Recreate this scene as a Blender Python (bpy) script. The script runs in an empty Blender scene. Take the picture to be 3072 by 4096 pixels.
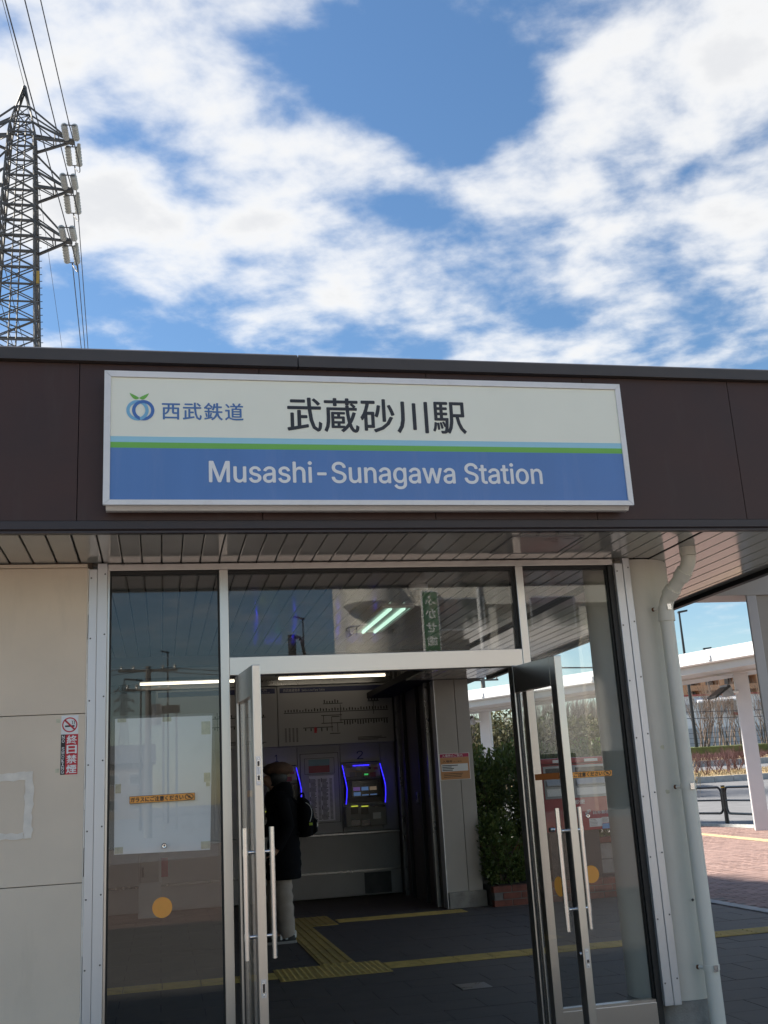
import bpy, bmesh, math, random
import numpy as np
from mathutils import Vector, Matrix

SC = bpy.context.scene
COL = SC.collection
R = math.radians

# ------------------------------------------------------------------ camera
CAM_H = 1.4
FOC = 4152.0                     # focal length in photo pixels (photo 3072 x 4096)
def _pix(u, v): return Vector((u - 1536.0, -(v - 2048.0), -FOC))
_Zc = _pix(635, -13410).normalized()
_Yc = _pix(645, 3215); _Yc = (_Yc - _Zc * _Yc.dot(_Zc)).normalized()
_Xc = _Yc.cross(_Zc)
CAM_ROT = Matrix((_Xc, _Yc, _Zc))          # camera -> world
cam_data = bpy.data.cameras.new('camera')
cam_data.sensor_fit = 'VERTICAL'; cam_data.sensor_height = 34.6
cam_data.lens = FOC / 4096.0 * 34.6
cam_data.clip_start = 0.05; cam_data.clip_end = 5000
cam = bpy.data.objects.new('camera', cam_data); COL.objects.link(cam)
cam.matrix_world = Matrix.Translation((0, 0, CAM_H)) @ CAM_ROT.to_4x4()
SC.camera = cam

def ray(u, v): return CAM_ROT @ _pix(u, v)
def PY(u, v, Y):
    d = ray(u, v); return Vector((0, 0, CAM_H)) + d * (Y / d.y)
def PZ(u, v, Z=0.0):
    d = ray(u, v); return Vector((0, 0, CAM_H)) + d * ((Z - CAM_H) / d.z)

# ------------------------------------------------------------------ light
SUN_EL, SUN_AZ = 40.0, -58.0        # azimuth clockwise from +Y (behind the station, to the left)
sd = Vector((math.sin(R(SUN_AZ)) * math.cos(R(SUN_EL)), math.cos(R(SUN_AZ)) * math.cos(R(SUN_EL)), math.sin(R(SUN_EL))))
sl = bpy.data.lights.new('sun', 'SUN'); sl.energy = 5.0; sl.angle = R(6.0); sl.color = (1.0, 0.93, 0.81)
so = bpy.data.objects.new('sun', sl); COL.objects.link(so)
so.rotation_euler = (-sd).to_track_quat('-Z', 'Y').to_euler(); so.location = (0, 0, 60)

W = bpy.data.worlds.new('World'); SC.world = W; W.use_nodes = True
W.cycles.sampling_method = 'MANUAL'; W.cycles.sample_map_resolution = 256
CY = SC.cycles; CY.max_bounces = 7; CY.diffuse_bounces = 4; CY.glossy_bounces = 4; CY.transparent_max_bounces = 16; CY.caustics_reflective = False; CY.caustics_refractive = False; CY.sample_clamp_indirect = 8
SC.view_settings.view_transform = 'Standard'; SC.view_settings.look = 'None'
SC.view_settings.exposure = 1.27; SC.view_settings.gamma = 1.0; SC.view_settings.use_curve_mapping = False

def build_sky():
    nt = W.node_tree; N = nt.nodes; L = nt.links
    N.clear()
    def node(t, **k):
        n = N.new(t)
        for a, b in k.items(): setattr(n, a, b)
        return n
    def m(op, a, b=None, c=None, clamp=False):
        n = node('ShaderNodeMath', operation=op, use_clamp=clamp)
        for i, x in enumerate((a, b, c)):
            if x is None: continue
            if isinstance(x, (int, float)): n.inputs[i].default_value = x
            else: L.new(x, n.inputs[i])
        return n.outputs[0]
    out = node('ShaderNodeOutputWorld'); bg = node('ShaderNodeBackground')
    sky = node('ShaderNodeTexSky', sky_type='NISHITA', sun_disc=False)
    sky.sun_elevation = R(SUN_EL); sky.sun_rotation = R(SUN_AZ); sky.air_density = 1.15; sky.dust_density = 0.25; sky.ozone_density = 2.2
    bg.inputs['Strength'].default_value = SKY_STRENGTH
    tc = node('ShaderNodeTexCoord'); sep = node('ShaderNodeSeparateXYZ'); L.new(tc.outputs['Generated'], sep.inputs[0])
    zc = m('MAXIMUM', sep.outputs[2], 0.0)
    den = m('ADD', zc, 0.09)
    px = m('DIVIDE', sep.outputs[0], den); py = m('DIVIDE', sep.outputs[1], den)
    cmb = node('ShaderNodeCombineXYZ'); L.new(px, cmb.inputs[0]); L.new(py, cmb.inputs[1])
    # large cloud banks: soft discs on the cloud layer, plus fractal noise everywhere
    def cu(u, v):
        d = ray(u, v).normalized(); k = max(d.z, 0) + 0.09
        return d.x / k, d.y / k
    bank = None
    for (u, v, r, a) in CLOUD_BANKS:
        x, y = cu(u, v)
        dn = node('ShaderNodeVectorMath', operation='DISTANCE'); L.new(cmb.outputs[0], dn.inputs[0]); dn.inputs[1].default_value = (x, y, 0)
        e = node('ShaderNodeMapRange', interpolation_type='SMOOTHSTEP'); L.new(dn.outputs['Value'], e.inputs['Value'])
        e.inputs['From Min'].default_value = 0; e.inputs['From Max'].default_value = r; e.inputs['To Min'].default_value = a; e.inputs['To Max'].default_value = 0
        bank = e.outputs[0] if bank is None else m('ADD', bank, e.outputs[0])
    wv = node('ShaderNodeMapping'); wv.inputs['Location'].default_value = (3.1, 7.7, 1.3); wv.inputs['Rotation'].default_value = (0, 0, .5); wv.inputs['Scale'].default_value = (1.0, 1.05, 1); L.new(cmb.outputs[0], wv.inputs['Vector'])
    n1 = node('ShaderNodeTexNoise', noise_dimensions='2D'); L.new(wv.outputs[0], n1.inputs['Vector'])
    n1.inputs['Scale'].default_value = 5.2; n1.inputs['Detail'].default_value = 7.0; n1.inputs['Roughness'].default_value = 0.535; n1.inputs['Distortion'].default_value = 0.08
    f = m('MULTIPLY_ADD', n1.outputs['Fac'], 2.3, -1.20)
    f = m('ADD', f, bank)
    mr = node('ShaderNodeMapRange', interpolation_type='SMOOTHSTEP'); L.new(f, mr.inputs['Value'])
    mr.inputs['From Min'].default_value = -0.16; mr.inputs['From Max'].default_value = 0.80
    mr.inputs['To Min'].default_value = 0.02; mr.inputs['To Max'].default_value = 0.98
    # fade the layer into pale haze at the horizon
    hz = node('ShaderNodeMapRange', interpolation_type='SMOOTHSTEP'); L.new(sep.outputs[2], hz.inputs['Value'])
    hz.inputs['From Min'].default_value = 0.02; hz.inputs['From Max'].default_value = 0.30
    dens = m('MULTIPLY', mr.outputs[0], hz.outputs[0])
    # cloud colour: thick cores a little greyer
    core = node('ShaderNodeMapRange', interpolation_type='SMOOTHSTEP'); L.new(f, core.inputs['Value'])
    core.inputs['From Min'].default_value = 0.25; core.inputs['From Max'].default_value = 1.1
    cc = node('ShaderNodeMix', data_type='RGBA'); L.new(core.outputs[0], cc.inputs[0])
    k = CLOUD_LEVEL / SKY_STRENGTH
    cc.inputs[6].default_value = (1.0 * k, 0.99 * k, 0.965 * k, 1); cc.inputs[7].default_value = (0.74 * k, 0.75 * k, 0.77 * k, 1)
    # sky slightly lifted
    hs = node('ShaderNodeHueSaturation'); hs.inputs['Saturation'].default_value = 1.2; hs.inputs['Value'].default_value = 1.0; L.new(sky.outputs[0], hs.inputs['Color'])
    mx = node('ShaderNodeMix', data_type='RGBA'); L.new(dens, mx.inputs[0]); L.new(hs.outputs[0], mx.inputs[6]); L.new(cc.outputs[2], mx.inputs[7])
    L.new(mx.outputs[2], bg.inputs['Color']); L.new(bg.outputs[0], out.inputs[0])
SKY_STRENGTH = 0.062
CLOUD_LEVEL = 0.465
CLOUD_BANKS = [  # photo pixel, radius on the cloud layer, weight
    (350, 330, .46, .52), (1050, 120, .34, .40),
    (1800, 110, .32, -.58), (1300, 450, .34, -.5), (700, 560, .26, -.42), (2000, 420, .26, -.25),
    (2750, 300, .46, .56), (2380, 200, .3, .25),
    (700, 880, .40, .62), (1250, 760, .24, .22), (1720, 1080, .40, .34), (1280, 1130, .28, -.2), (560, 1230, .30, -.2),
    (2250, 1080, .42, -.25), (2950, 1050, .5, .42), (1500, 1420, 1.0, .22), (2150, 650, .3, -.15), (1480, 560, .17, .42), (1900, 700, .2, .2)]
build_sky()

# ------------------------------------------------------------------ materials
def _principled(name):
    m = bpy.data.materials.new(name); m.use_nodes = True
    return m, m.node_tree, m.node_tree.nodes['Principled BSDF']
def mat(name, col, rough=0.6, metal=0.0, var=0.0, scale=6.0, bump=0.0, bscale=60.0, spec=0.5, stretch=None, stain=None, coat=0.0, trans=0.0):
    """plain procedural material; var = colour variation, stain = (colour, amount, scale, stretch)"""
    m, nt, b = _principled(name); N, L = nt.nodes, nt.links
    b.inputs['Base Color'].default_value = (*col, 1); b.inputs['Roughness'].default_value = rough
    b.inputs['Metallic'].default_value = metal; b.inputs['Specular IOR Level'].default_value = spec
    b.inputs['Coat Weight'].default_value = coat; b.inputs['Coat Roughness'].default_value = 0.05
    if trans: b.inputs['Transmission Weight'].default_value = trans
    geo = N.new('ShaderNodeNewGeometry')
    vec = geo.outputs['Position']
    def mapped(st):
        mp = N.new('ShaderNodeMapping'); mp.inputs['Scale'].default_value = st; L.new(vec, mp.inputs['Vector']); return mp.outputs[0]
    base = None
    if var:
        n = N.new('ShaderNodeTexNoise'); n.inputs['Scale'].default_value = scale; n.inputs['Detail'].default_value = 6
        L.new(mapped(stretch or (1, 1, 1)), n.inputs['Vector'])
        mr = N.new('ShaderNodeMapRange'); mr.inputs['From Min'].default_value = .3; mr.inputs['From Max'].default_value = .7
        mr.inputs['To Min'].default_value = 1 - var; mr.inputs['To Max'].default_value = 1 + var; L.new(n.outputs['Fac'], mr.inputs['Value'])
        mu = N.new('ShaderNodeMix'); mu.data_type = 'RGBA'; mu.blend_type = 'MULTIPLY'; mu.inputs[0].default_value = 1
        mu.inputs[6].default_value = (*col, 1); L.new(mr.outputs[0], mu.inputs[7]); base = mu.outputs[2]
        rr = N.new('ShaderNodeMapRange'); rr.inputs['To Min'].default_value = max(0, rough - .1); rr.inputs['To Max'].default_value = min(1, rough + .1)
        L.new(n.outputs['Fac'], rr.inputs['Value']); L.new(rr.outputs[0], b.inputs['Roughness'])
    if stain:
        sc, amt, ss, st = stain
        n = N.new('ShaderNodeTexNoise'); n.inputs['Scale'].default_value = ss; n.inputs['Detail'].default_value = 8; n.inputs['Roughness'].default_value = .65
        L.new(mapped(st), n.inputs['Vector'])
        mr = N.new('ShaderNodeMapRange'); mr.inputs['From Min'].default_value = .55; mr.inputs['From Max'].default_value = .8
        mr.inputs['To Max'].default_value = amt; L.new(n.outputs['Fac'], mr.inputs['Value'])
        mx = N.new('ShaderNodeMix'); mx.data_type = 'RGBA'; L.new(mr.outputs[0], mx.inputs[0])
        if base is not None: L.new(base, mx.inputs[6])
        else: mx.inputs[6].default_value = (*col, 1)
        mx.inputs[7].default_value = (*sc, 1); base = mx.outputs[2]
    if base is not None: L.new(base, b.inputs['Base Color'])
    if bump:
        n = N.new('ShaderNodeTexNoise'); n.inputs['Scale'].default_value = bscale; n.inputs['Detail'].default_value = 4; L.new(mapped((1, 1, 1)), n.inputs['Vector'])
        bp = N.new('ShaderNodeBump'); bp.inputs['Strength'].default_value = bump; bp.inputs['Distance'].default_value = .01
        L.new(n.outputs['Fac'], bp.inputs['Height']); L.new(bp.outputs[0], b.inputs['Normal'])
    return m
def emit(name, col, strength, base=(.02, .02, .02)):
    m, nt, b = _principled(name)
    b.inputs['Base Color'].default_value = (*base, 1); b.inputs['Emission Color'].default_value = (*col, 1); b.inputs['Emission Strength'].default_value = strength
    return m
def glass_mat(name, tint, refl=1.0, f0=.042, haze=0.0):
    m = bpy.data.materials.new(name); m.use_nodes = True; nt = m.node_tree; N, L = nt.nodes, nt.links
    N.clear(); out = N.new('ShaderNodeOutputMaterial')
    tr = N.new('ShaderNodeBsdfTransparent'); tr.inputs[0].default_value = (*tint, 1)
    gl = N.new('ShaderNodeBsdfGlossy'); gl.inputs['Roughness'].default_value = 0.0; gl.inputs[0].default_value = (1, 1, 1, 1)
    lw = N.new('ShaderNodeLayerWeight'); lw.inputs[0].default_value = .5
    pw = N.new('ShaderNodeMath'); pw.operation = 'POWER'; L.new(lw.outputs['Facing'], pw.inputs[0]); pw.inputs[1].default_value = 5
    ma = N.new('ShaderNodeMath'); ma.operation = 'MULTIPLY_ADD'; L.new(pw.outputs[0], ma.inputs[0]); ma.inputs[1].default_value = (1 - f0) * refl; ma.inputs[2].default_value = f0 * refl
    mx = N.new('ShaderNodeMixShader'); L.new(ma.outputs[0], mx.inputs[0])
    src = tr.outputs[0]
    if haze:   # dust on the pane
        df = N.new('ShaderNodeBsdfDiffuse'); df.inputs[0].default_value = (.6, .6, .58, 1)
        n = N.new('ShaderNodeTexNoise'); n.inputs['Scale'].default_value = 3.5; n.inputs['Detail'].default_value = 9
        g = N.new('ShaderNodeNewGeometry'); L.new(g.outputs['Position'], n.inputs['Vector'])
        mr = N.new('ShaderNodeMapRange'); mr.inputs['From Min'].default_value = .35; mr.inputs['From Max'].default_value = .8; mr.inputs['To Max'].default_value = haze; L.new(n.outputs['Fac'], mr.inputs['Value'])
        m2 = N.new('ShaderNodeMixShader'); L.new(mr.outputs[0], m2.inputs[0]); L.new(src, m2.inputs[1]); L.new(df.outputs[0], m2.inputs[2]); src = m2.outputs[0]
    L.new(src, mx.inputs[1]); L.new(gl.outputs[0], mx.inputs[2]); L.new(mx.outputs[0], out.inputs[0])
    return m

M = {}
M['fascia'] = mat('dark brown enamel', (.050, .0225, .0175), .52, var=.15, scale=3, stain=((.075, .055, .048), .5, 7, (1, 1, .12)))
M['cap'] = mat('brown cap metal', (.062, .052, .046), .42, var=.12, scale=4)
M['trim'] = mat('brown trim', (.040, .030, .031), .42, var=.1)
M['dark_gap'] = mat('dark joint', (.012, .011, .011), .8)
M['soffit'] = mat('glossy soffit enamel', (.50, .49, .455), .09, var=.05, scale=2.5, spec=.6)
M['cream'] = mat('cream wall paint', (.77, .655, .52), .62, var=.06, scale=2.2, bump=.12, bscale=180, stain=((.55, .475, .385), .35, 7, (1, 1, .22)))
M['joint'] = mat('wall joint', (.30, .25, .2), .8)
M['filler'] = mat('white filler', (.84, .78, .69), .7, var=.08, scale=20, bump=.4, bscale=70)
M['alu'] = mat('satin aluminium', (.66, .66, .67), .38, metal=.55, var=.06, scale=5, stretch=(1, 1, .2))
M['steel'] = mat('brushed stainless', (.60, .575, .545), .30, metal=1)
M['steel_bar'] = mat('polished stainless', (.78, .77, .76), .18, metal=1)
M['dark_seal'] = mat('black glazing seal', (.015, .015, .015), .5)
M['screw'] = mat('screw', (.12, .12, .12), .4, metal=.7)
M['glass'] = glass_mat('grey tinted glass', (.935, .945, .94), 1.0, haze=.004)
M['glass_clear'] = glass_mat('clear door glass', (.95, .955, .95), 1.05, haze=.006)
M['column'] = mat('cream column paint', (.74, .70, .61), .5, var=.05, scale=3, stain=((.58, .52, .40), .5, 5, (1, 1, .25)), bump=.05)
M['pipe'] = mat('cream pipe paint', (.76, .73, .645), .42, var=.04, scale=4, stain=((.50, .46, .36), .35, 6, (1, 1, .3)))
M['concrete'] = mat('grey concrete', (.33, .31, .28), .85, var=.2, scale=9, bump=.4, bscale=90, stain=((.12, .11, .1), .7, 6, (1, 1, 1)))
M['pole_grey'] = mat('backlit concrete pole', (.16, .15, .14), .85, var=.15)  # concrete colour darkened to stand in for backlight on the poles
M['rust'] = mat('rust', (.16, .07, .03), .85, var=.3, scale=40)
M['sign_white'] = mat('sign ivory', (.92, .93, .79), .35, var=.02, scale=3, stain=((.74, .75, .64), .25, 4, (1, 1, .3)))
M['sign_blue'] = mat('sign blue', (.105, .235, .53), .32, var=.05, scale=5, stretch=(1, 1, .12), stain=((.22, .31, .55), .45, 9, (1, 1, .08)))
M['sign_light_blue'] = mat('sign light blue', (.36, .68, .82), .35)
M['sign_green'] = mat('sign green', (.19, .52, .09), .35)
M['sign_black'] = mat('sign black', (.028, .03, .035), .4)
M['sign_text_blue'] = mat('sign text blue', (.085, .20, .45), .4)
M['emblem_blue'] = mat('emblem blue', (.075, .19, .50), .4)
M['emblem_sky'] = mat('emblem sky blue', (.22, .50, .72), .4)
M['sign_frame'] = mat('sign frame aluminium', (.80, .79, .77), .38, metal=.1, var=.04, scale=8, stain=((.45, .42, .38), .3, 12, (1, 1, 1)))
M['white_ink'] = mat('white ink', (.86, .87, .86), .45)
M['black_ink'] = mat('black ink', (.02, .02, .02), .5)
M['red_ink'] = mat('red ink', (.58, .02, .035), .4)
M['orange'] = mat('orange film', (.92, .40, .075), .45, var=.03, scale=20)
M['orange_back'] = mat('orange film back', (.42, .13, .03), .55)
M['paper'] = mat('white paper', (.92, .925, .93), .5, var=.03, scale=5, stain=((.66, .66, .64), .4, 7, (1, 1, 1)))
M['tape'] = mat('old yellow tape', (.60, .57, .42), .4, var=.18, scale=60)
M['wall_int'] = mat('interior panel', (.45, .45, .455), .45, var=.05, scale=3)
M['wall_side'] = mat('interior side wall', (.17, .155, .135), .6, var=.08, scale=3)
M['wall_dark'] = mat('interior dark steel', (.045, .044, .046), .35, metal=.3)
M['map_white'] = mat('map board', (.48, .48, .49), .4)
M['map_blue'] = mat('map header blue', (.012, .022, .11), .4)
M['counter'] = mat('steel counter', (.30, .30, .30), .3, metal=.8, var=.1, scale=9)
M['floor'] = mat('dark floor tile', (.112, .094, .080), .68, var=.16, scale=5, bump=.12, bscale=150, stain=((.15, .13, .115), .35, 3, (1, 1, 1)))
M['floor_joint'] = mat('floor joint', (.058, .052, .048), .9)
M['tactile'] = mat('yellow tactile', (.60, .42, .12), .65, var=.15, scale=9, bump=.2, stain=((.2, .14, .06), .6, 8, (1, 1, 1)))
M['tactile_pale'] = mat('worn pale tactile', (.44, .33, .19), .7, var=.2, scale=6)
M['asphalt'] = mat('grey asphalt', (.17, .17, .178), .9, var=.12, scale=2, bump=.3, bscale=220)
M['apron'] = mat('dark paved forecourt', (.135, .125, .115), .8, var=.12, scale=3, bump=.25, bscale=200)
M['brick_pave'] = mat('red paving brick', (.285, .185, .16), .8, var=.28, scale=4, bump=.2, bscale=150, stain=((.36, .27, .25), .6, 9, (1, 1, 1)))
M['forecourt'] = mat('brick forecourt paving', (.24, .18, .155), .85, var=.12, scale=3)  # pinkish tone of the brick itself
M['brick'] = mat('red brick', (.22, .075, .05), .8, var=.3, scale=9, bump=.35, bscale=120)
M['mortar'] = mat('mortar', (.2, .18, .165), .9, var=.15, scale=20)
M['kerb'] = mat('pale kerb stone', (.42, .415, .40), .8, var=.15, scale=5, bump=.2, stain=((.2, .2, .18), .7, 4, (1, 1, 1)))
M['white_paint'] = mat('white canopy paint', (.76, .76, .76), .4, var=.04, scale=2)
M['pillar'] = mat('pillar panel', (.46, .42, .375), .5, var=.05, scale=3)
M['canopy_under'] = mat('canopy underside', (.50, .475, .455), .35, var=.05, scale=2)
M['canopy_post'] = mat('canopy post paint', (.62, .61, .625), .42, var=.04, scale=3)
M['black_metal'] = mat('black painted steel', (.018, .018, .02), .35)
M['grey_metal'] = mat('grey metal', (.28, .28, .29), .4, metal=.6)
M['galv'] = mat('galvanised steel', (.115, .11, .105), .6, metal=.3, var=.3, scale=1.2, stain=((.14, .10, .07), .5, 2.2, (1, 1, 1)))
M['porcelain'] = mat('porcelain insulator', (.45, .45, .42), .3, var=.1)
M['cable'] = mat('cable', (.05, .05, .055), .6)
M['post_red'] = mat('post box red', (.42, .025, .035), .35, var=.06, scale=4)
M['post_grey'] = mat('post box slot grey', (.40, .42, .44), .4, metal=.3, var=.06)
M['blue_ink'] = mat('label blue', (.14, .38, .70), .5)
M['hair'] = mat('black hair', (.012, .011, .012), .55)
M['skin'] = mat('skin', (.42, .25, .18), .55)
M['coat'] = mat('black padded coat', (.005, .005, .007), .9, var=.1, scale=20, spec=.15)
M['beret'] = mat('brown wool beret', (.15, .085, .06), .95, var=.12, scale=40, bump=.4, bscale=300)
M['trousers'] = mat('beige trousers', (.40, .335, .285), .85, var=.06, scale=12, bump=.2, bscale=40)
M['shoe'] = mat('black sneaker', (.015, .014, .014), .6)
M['sole'] = mat('grey sole', (.35, .33, .31), .7)
M['bark'] = mat('bare twig bark', (.21, .155, .125), .9, var=.25, scale=3)
M['bark_grey'] = mat('grey bark', (.15, .125, .11), .9, var=.25, scale=3)
M['twig_red'] = mat('reddish hedge twig', (.125, .062, .060), .9, var=.25, scale=3)
M['dry_grass'] = mat('dry grass', (.43, .335, .20), .9, var=.25, scale=2)
M['green_grass'] = mat('short grass', (.11, .13, .04), .9, var=.3, scale=2)
def leaf_mat(name, col, var=.35, trans=.25, rough=.42):
    m, nt, b = _principled(name); N, L = nt.nodes, nt.links
    b.inputs['Roughness'].default_value = rough
    g = N.new('ShaderNodeNewGeometry'); hs = N.new('ShaderNodeHueSaturation'); hs.inputs['Color'].default_value = (*col, 1)
    mr = N.new('ShaderNodeMapRange'); mr.inputs['To Min'].default_value = 1 - var; mr.inputs['To Max'].default_value = 1 + var; L.new(g.outputs['Random Per Island'], mr.inputs['Value']); L.new(mr.outputs[0], hs.inputs['Value'])
    h2 = N.new('ShaderNodeMapRange'); h2.inputs['To Min'].default_value = .475; h2.inputs['To Max'].default_value = .52
    w = N.new('ShaderNodeMath'); w.operation = 'FRACT'; mm = N.new('ShaderNodeMath'); mm.operation = 'MULTIPLY'; L.new(g.outputs['Random Per Island'], mm.inputs[0]); mm.inputs[1].default_value = 17.3; L.new(mm.outputs[0], w.inputs[0]); L.new(w.outputs[0], h2.inputs['Value']); L.new(h2.outputs[0], hs.inputs['Hue'])
    L.new(hs.outputs[0], b.inputs['Base Color'])
    tl = N.new('ShaderNodeBsdfTranslucent'); L.new(hs.outputs[0], tl.inputs[0]); mx = N.new('ShaderNodeMixShader'); mx.inputs[0].default_value = trans
    out = nt.nodes['Material Output']; L.new(b.outputs[0], mx.inputs[1]); L.new(tl.outputs[0], mx.inputs[2]); L.new(mx.outputs[0], out.inputs[0])
    return m
M['leaf'] = leaf_mat('hedge leaf', (.15, .205, .06), trans=.38, rough=.33)
M['leaf_dark'] = leaf_mat('evergreen leaf', (.075, .088, .035), rough=.6)
M['leaf_brown'] = leaf_mat('withered foliage', (.13, .085, .058), rough=.8)
M['leaf_olive'] = leaf_mat('olive foliage', (.13, .12, .055), rough=.7)
# ------------------------------------------------------------------ mesh helpers
class MB:
    def __init__(s): s.v = []; s.f = []
    def add(s, vs, fs):
        o = len(s.v); s.v += [tuple(x) for x in vs]; s.f += [tuple(i + o for i in f) for f in fs]; return s
    def box(s, x0, x1, y0, y1, z0, z1):
        return s.add([(x0, y0, z0), (x1, y0, z0), (x1, y1, z0), (x0, y1, z0), (x0, y0, z1), (x1, y0, z1), (x1, y1, z1), (x0, y1, z1)],
                     [(3, 2, 1, 0), (4, 5, 6, 7), (0, 1, 5, 4), (1, 2, 6, 5), (2, 3, 7, 6), (3, 0, 4, 7)])
    def cbox(s, x0, x1, y0, y1, z0, z1, c):     # box with bevelled edges
        bm = bmesh.new(); bmesh.ops.create_cube(bm, size=1)
        for q in bm.verts: q.co = Vector((x0 + (q.co.x + .5) * (x1 - x0), y0 + (q.co.y + .5) * (y1 - y0), z0 + (q.co.z + .5) * (z1 - z0)))
        bmesh.ops.bevel(bm, geom=bm.edges[:], offset=c, segments=2, affect='EDGES', profile=.6)
        bm.verts.ensure_lookup_table(); bm.verts.index_update()
        s.add([q.co[:] for q in bm.verts], [[q.index for q in f.verts] for f in bm.faces]); bm.free(); return s
    def obox(s, p, q, w, d, up=Vector((0, 0, 1))):   # bar from p to q, w across, d along 'up' side
        p, q = Vector(p), Vector(q); t = (q - p).normalized()
        a = t.cross(up); a = a.normalized() if a.length > 1e-5 else Vector((1, 0, 0)); b = a.cross(t).normalized()
        vs = []
        for c in (p, q):
            for i, j in ((-1, -1), (1, -1), (1, 1), (-1, 1)): vs.append(c + a * (w / 2 * i) + b * (d / 2 * j))
        return s.add(vs, [(3, 2, 1, 0), (4, 5, 6, 7), (0, 1, 5, 4), (1, 2, 6, 5), (2, 3, 7, 6), (3, 0, 4, 7)])
    def tube(s, pts, r, n=8, caps=True):
        pts = [Vector(p) for p in pts]; rs = r if isinstance(r, (list, tuple)) else [r] * len(pts)
        rings = []; ref = None
        for i, p in enumerate(pts):
            t = (pts[min(i + 1, len(pts) - 1)] - pts[max(i - 1, 0)]).normalized()
            if ref is None:
                ref = t.orthogonal().normalized()
            ref = (ref - t * ref.dot(t)).normalized(); b = t.cross(ref)
            rings.append([p + (ref * math.cos(2 * math.pi * k / n) + b * math.sin(2 * math.pi * k / n)) * rs[i] for k in range(n)])
        vs = [q for g in rings for q in g]; fs = []
        for i in range(len(pts) - 1):
            for k in range(n): fs.append((i * n + k, i * n + (k + 1) % n, (i + 1) * n + (k + 1) % n, (i + 1) * n + k))
        if caps: fs += [tuple(range(n - 1, -1, -1)), tuple(range((len(pts) - 1) * n, len(pts) * n))]
        return s.add(vs, fs)
    def lathe(s, c, prof, n=24, ang=None):     # prof: (r, z) list round vertical axis at c
        vs = []; fs = []
        for r, z in prof:
            for k in range(n): a = 2 * math.pi * k / n; vs.append((c[0] + r * math.cos(a), c[1] + r * math.sin(a), c[2] + z))
        m = len(prof)
        for i in range(m - 1):
            for k in range(n): fs.append((i * n + k, i * n + (k + 1) % n, (i + 1) * n + (k + 1) % n, (i + 1) * n + k))
        fs += [tuple(range(n - 1, -1, -1)), tuple(range((m - 1) * n, m * n))]
        return s.add(vs, fs)
    def prism(s, poly, d):                     # poly 3-D points, extruded by vector d
        n = len(poly); d = Vector(d); vs = [Vector(p) for p in poly] + [Vector(p) + d for p in poly]
        return s.add(vs, [tuple(range(n - 1, -1, -1)), tuple(range(n, 2 * n))] + [(i, (i + 1) % n, (i + 1) % n + n, i + n) for i in range(n)])
    def quad(s, a, b, c, d): return s.add([a, b, c, d], [(0, 1, 2, 3)])
    def disc(s, c, r, n=24, ax='Y', ry=None):
        ry = ry or r; vs = []
        for k in range(n):
            a = 2 * math.pi * k / n; x, z = r * math.cos(a), ry * math.sin(a)
            vs.append((c[0] + x, c[1], c[2] + z) if ax == 'Y' else (c[0], c[1] + x, c[2] + z) if ax == 'X' else (c[0] + x, c[1] + z, c[2]))
        return s.add(vs, [tuple(range(n))])
    def ring(s, c, r0, r1, n=48, d=.002, sx=1):          # flat ring facing -Y
        vs = []
        for k in range(n):
            a = 2 * math.pi * k / n
            for r in (r0, r1): vs.append((c[0] + sx * r * math.cos(a), c[1], c[2] + r * math.sin(a)))
        fs = [(2 * k, 2 * k + 1, (2 * k + 3) % (2 * n), (2 * k + 2) % (2 * n)) for k in range(n)]
        return s.add(vs, fs)
    def xf(s, mtx):
        s.v = [tuple(mtx @ Vector(q)) for q in s.v]; return s
    def mesh(s, name, m, smooth=False, sharp=35):
        me = bpy.data.meshes.new(name); me.from_pydata(s.v, [], s.f)
        if m is not None: me.materials.append(M[m] if isinstance(m, str) else m)
        bm = bmesh.new(); bm.from_mesh(me); bmesh.ops.recalc_face_normals(bm, faces=bm.faces[:])
        if smooth:
            for e in bm.edges:
                if len(e.link_faces) == 2 and e.calc_face_angle(0) > R(sharp): e.smooth = False
            for f in bm.faces: f.smooth = True
        bm.to_mesh(me); bm.free(); return me
    def build(s, name, m, parent=None, smooth=False, sharp=35):
        o = bpy.data.objects.new(name, s.mesh(name, m, smooth, sharp)); COL.objects.link(o)
        if parent is not None: o.parent = parent
        return o

def tag(o, label=None, cat=None, group=None, kind=None):
    if label: o['label'] = label
    if cat: o['category'] = cat
    if group: o['group'] = group
    if kind: o['kind'] = kind
    return o
def thing(name, label, cat, group=None):
    o = bpy.data.objects.new(name, None); COL.objects.link(o); o.empty_display_size = .1
    return tag(o, label, cat, group)
def inst(name, me, loc=(0, 0, 0), parent=None, rot=(0, 0, 0), scale=(1, 1, 1)):
    o = bpy.data.objects.new(name, me); COL.objects.link(o); o.location = loc; o.rotation_euler = rot; o.scale = scale
    if parent is not None: o.parent = parent
    return o
def copy_tree(o, parent=None):
    c = o.copy(); COL.objects.link(c); c.parent = parent
    for ch in list(o.children): copy_tree(ch, c)
    return c

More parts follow.
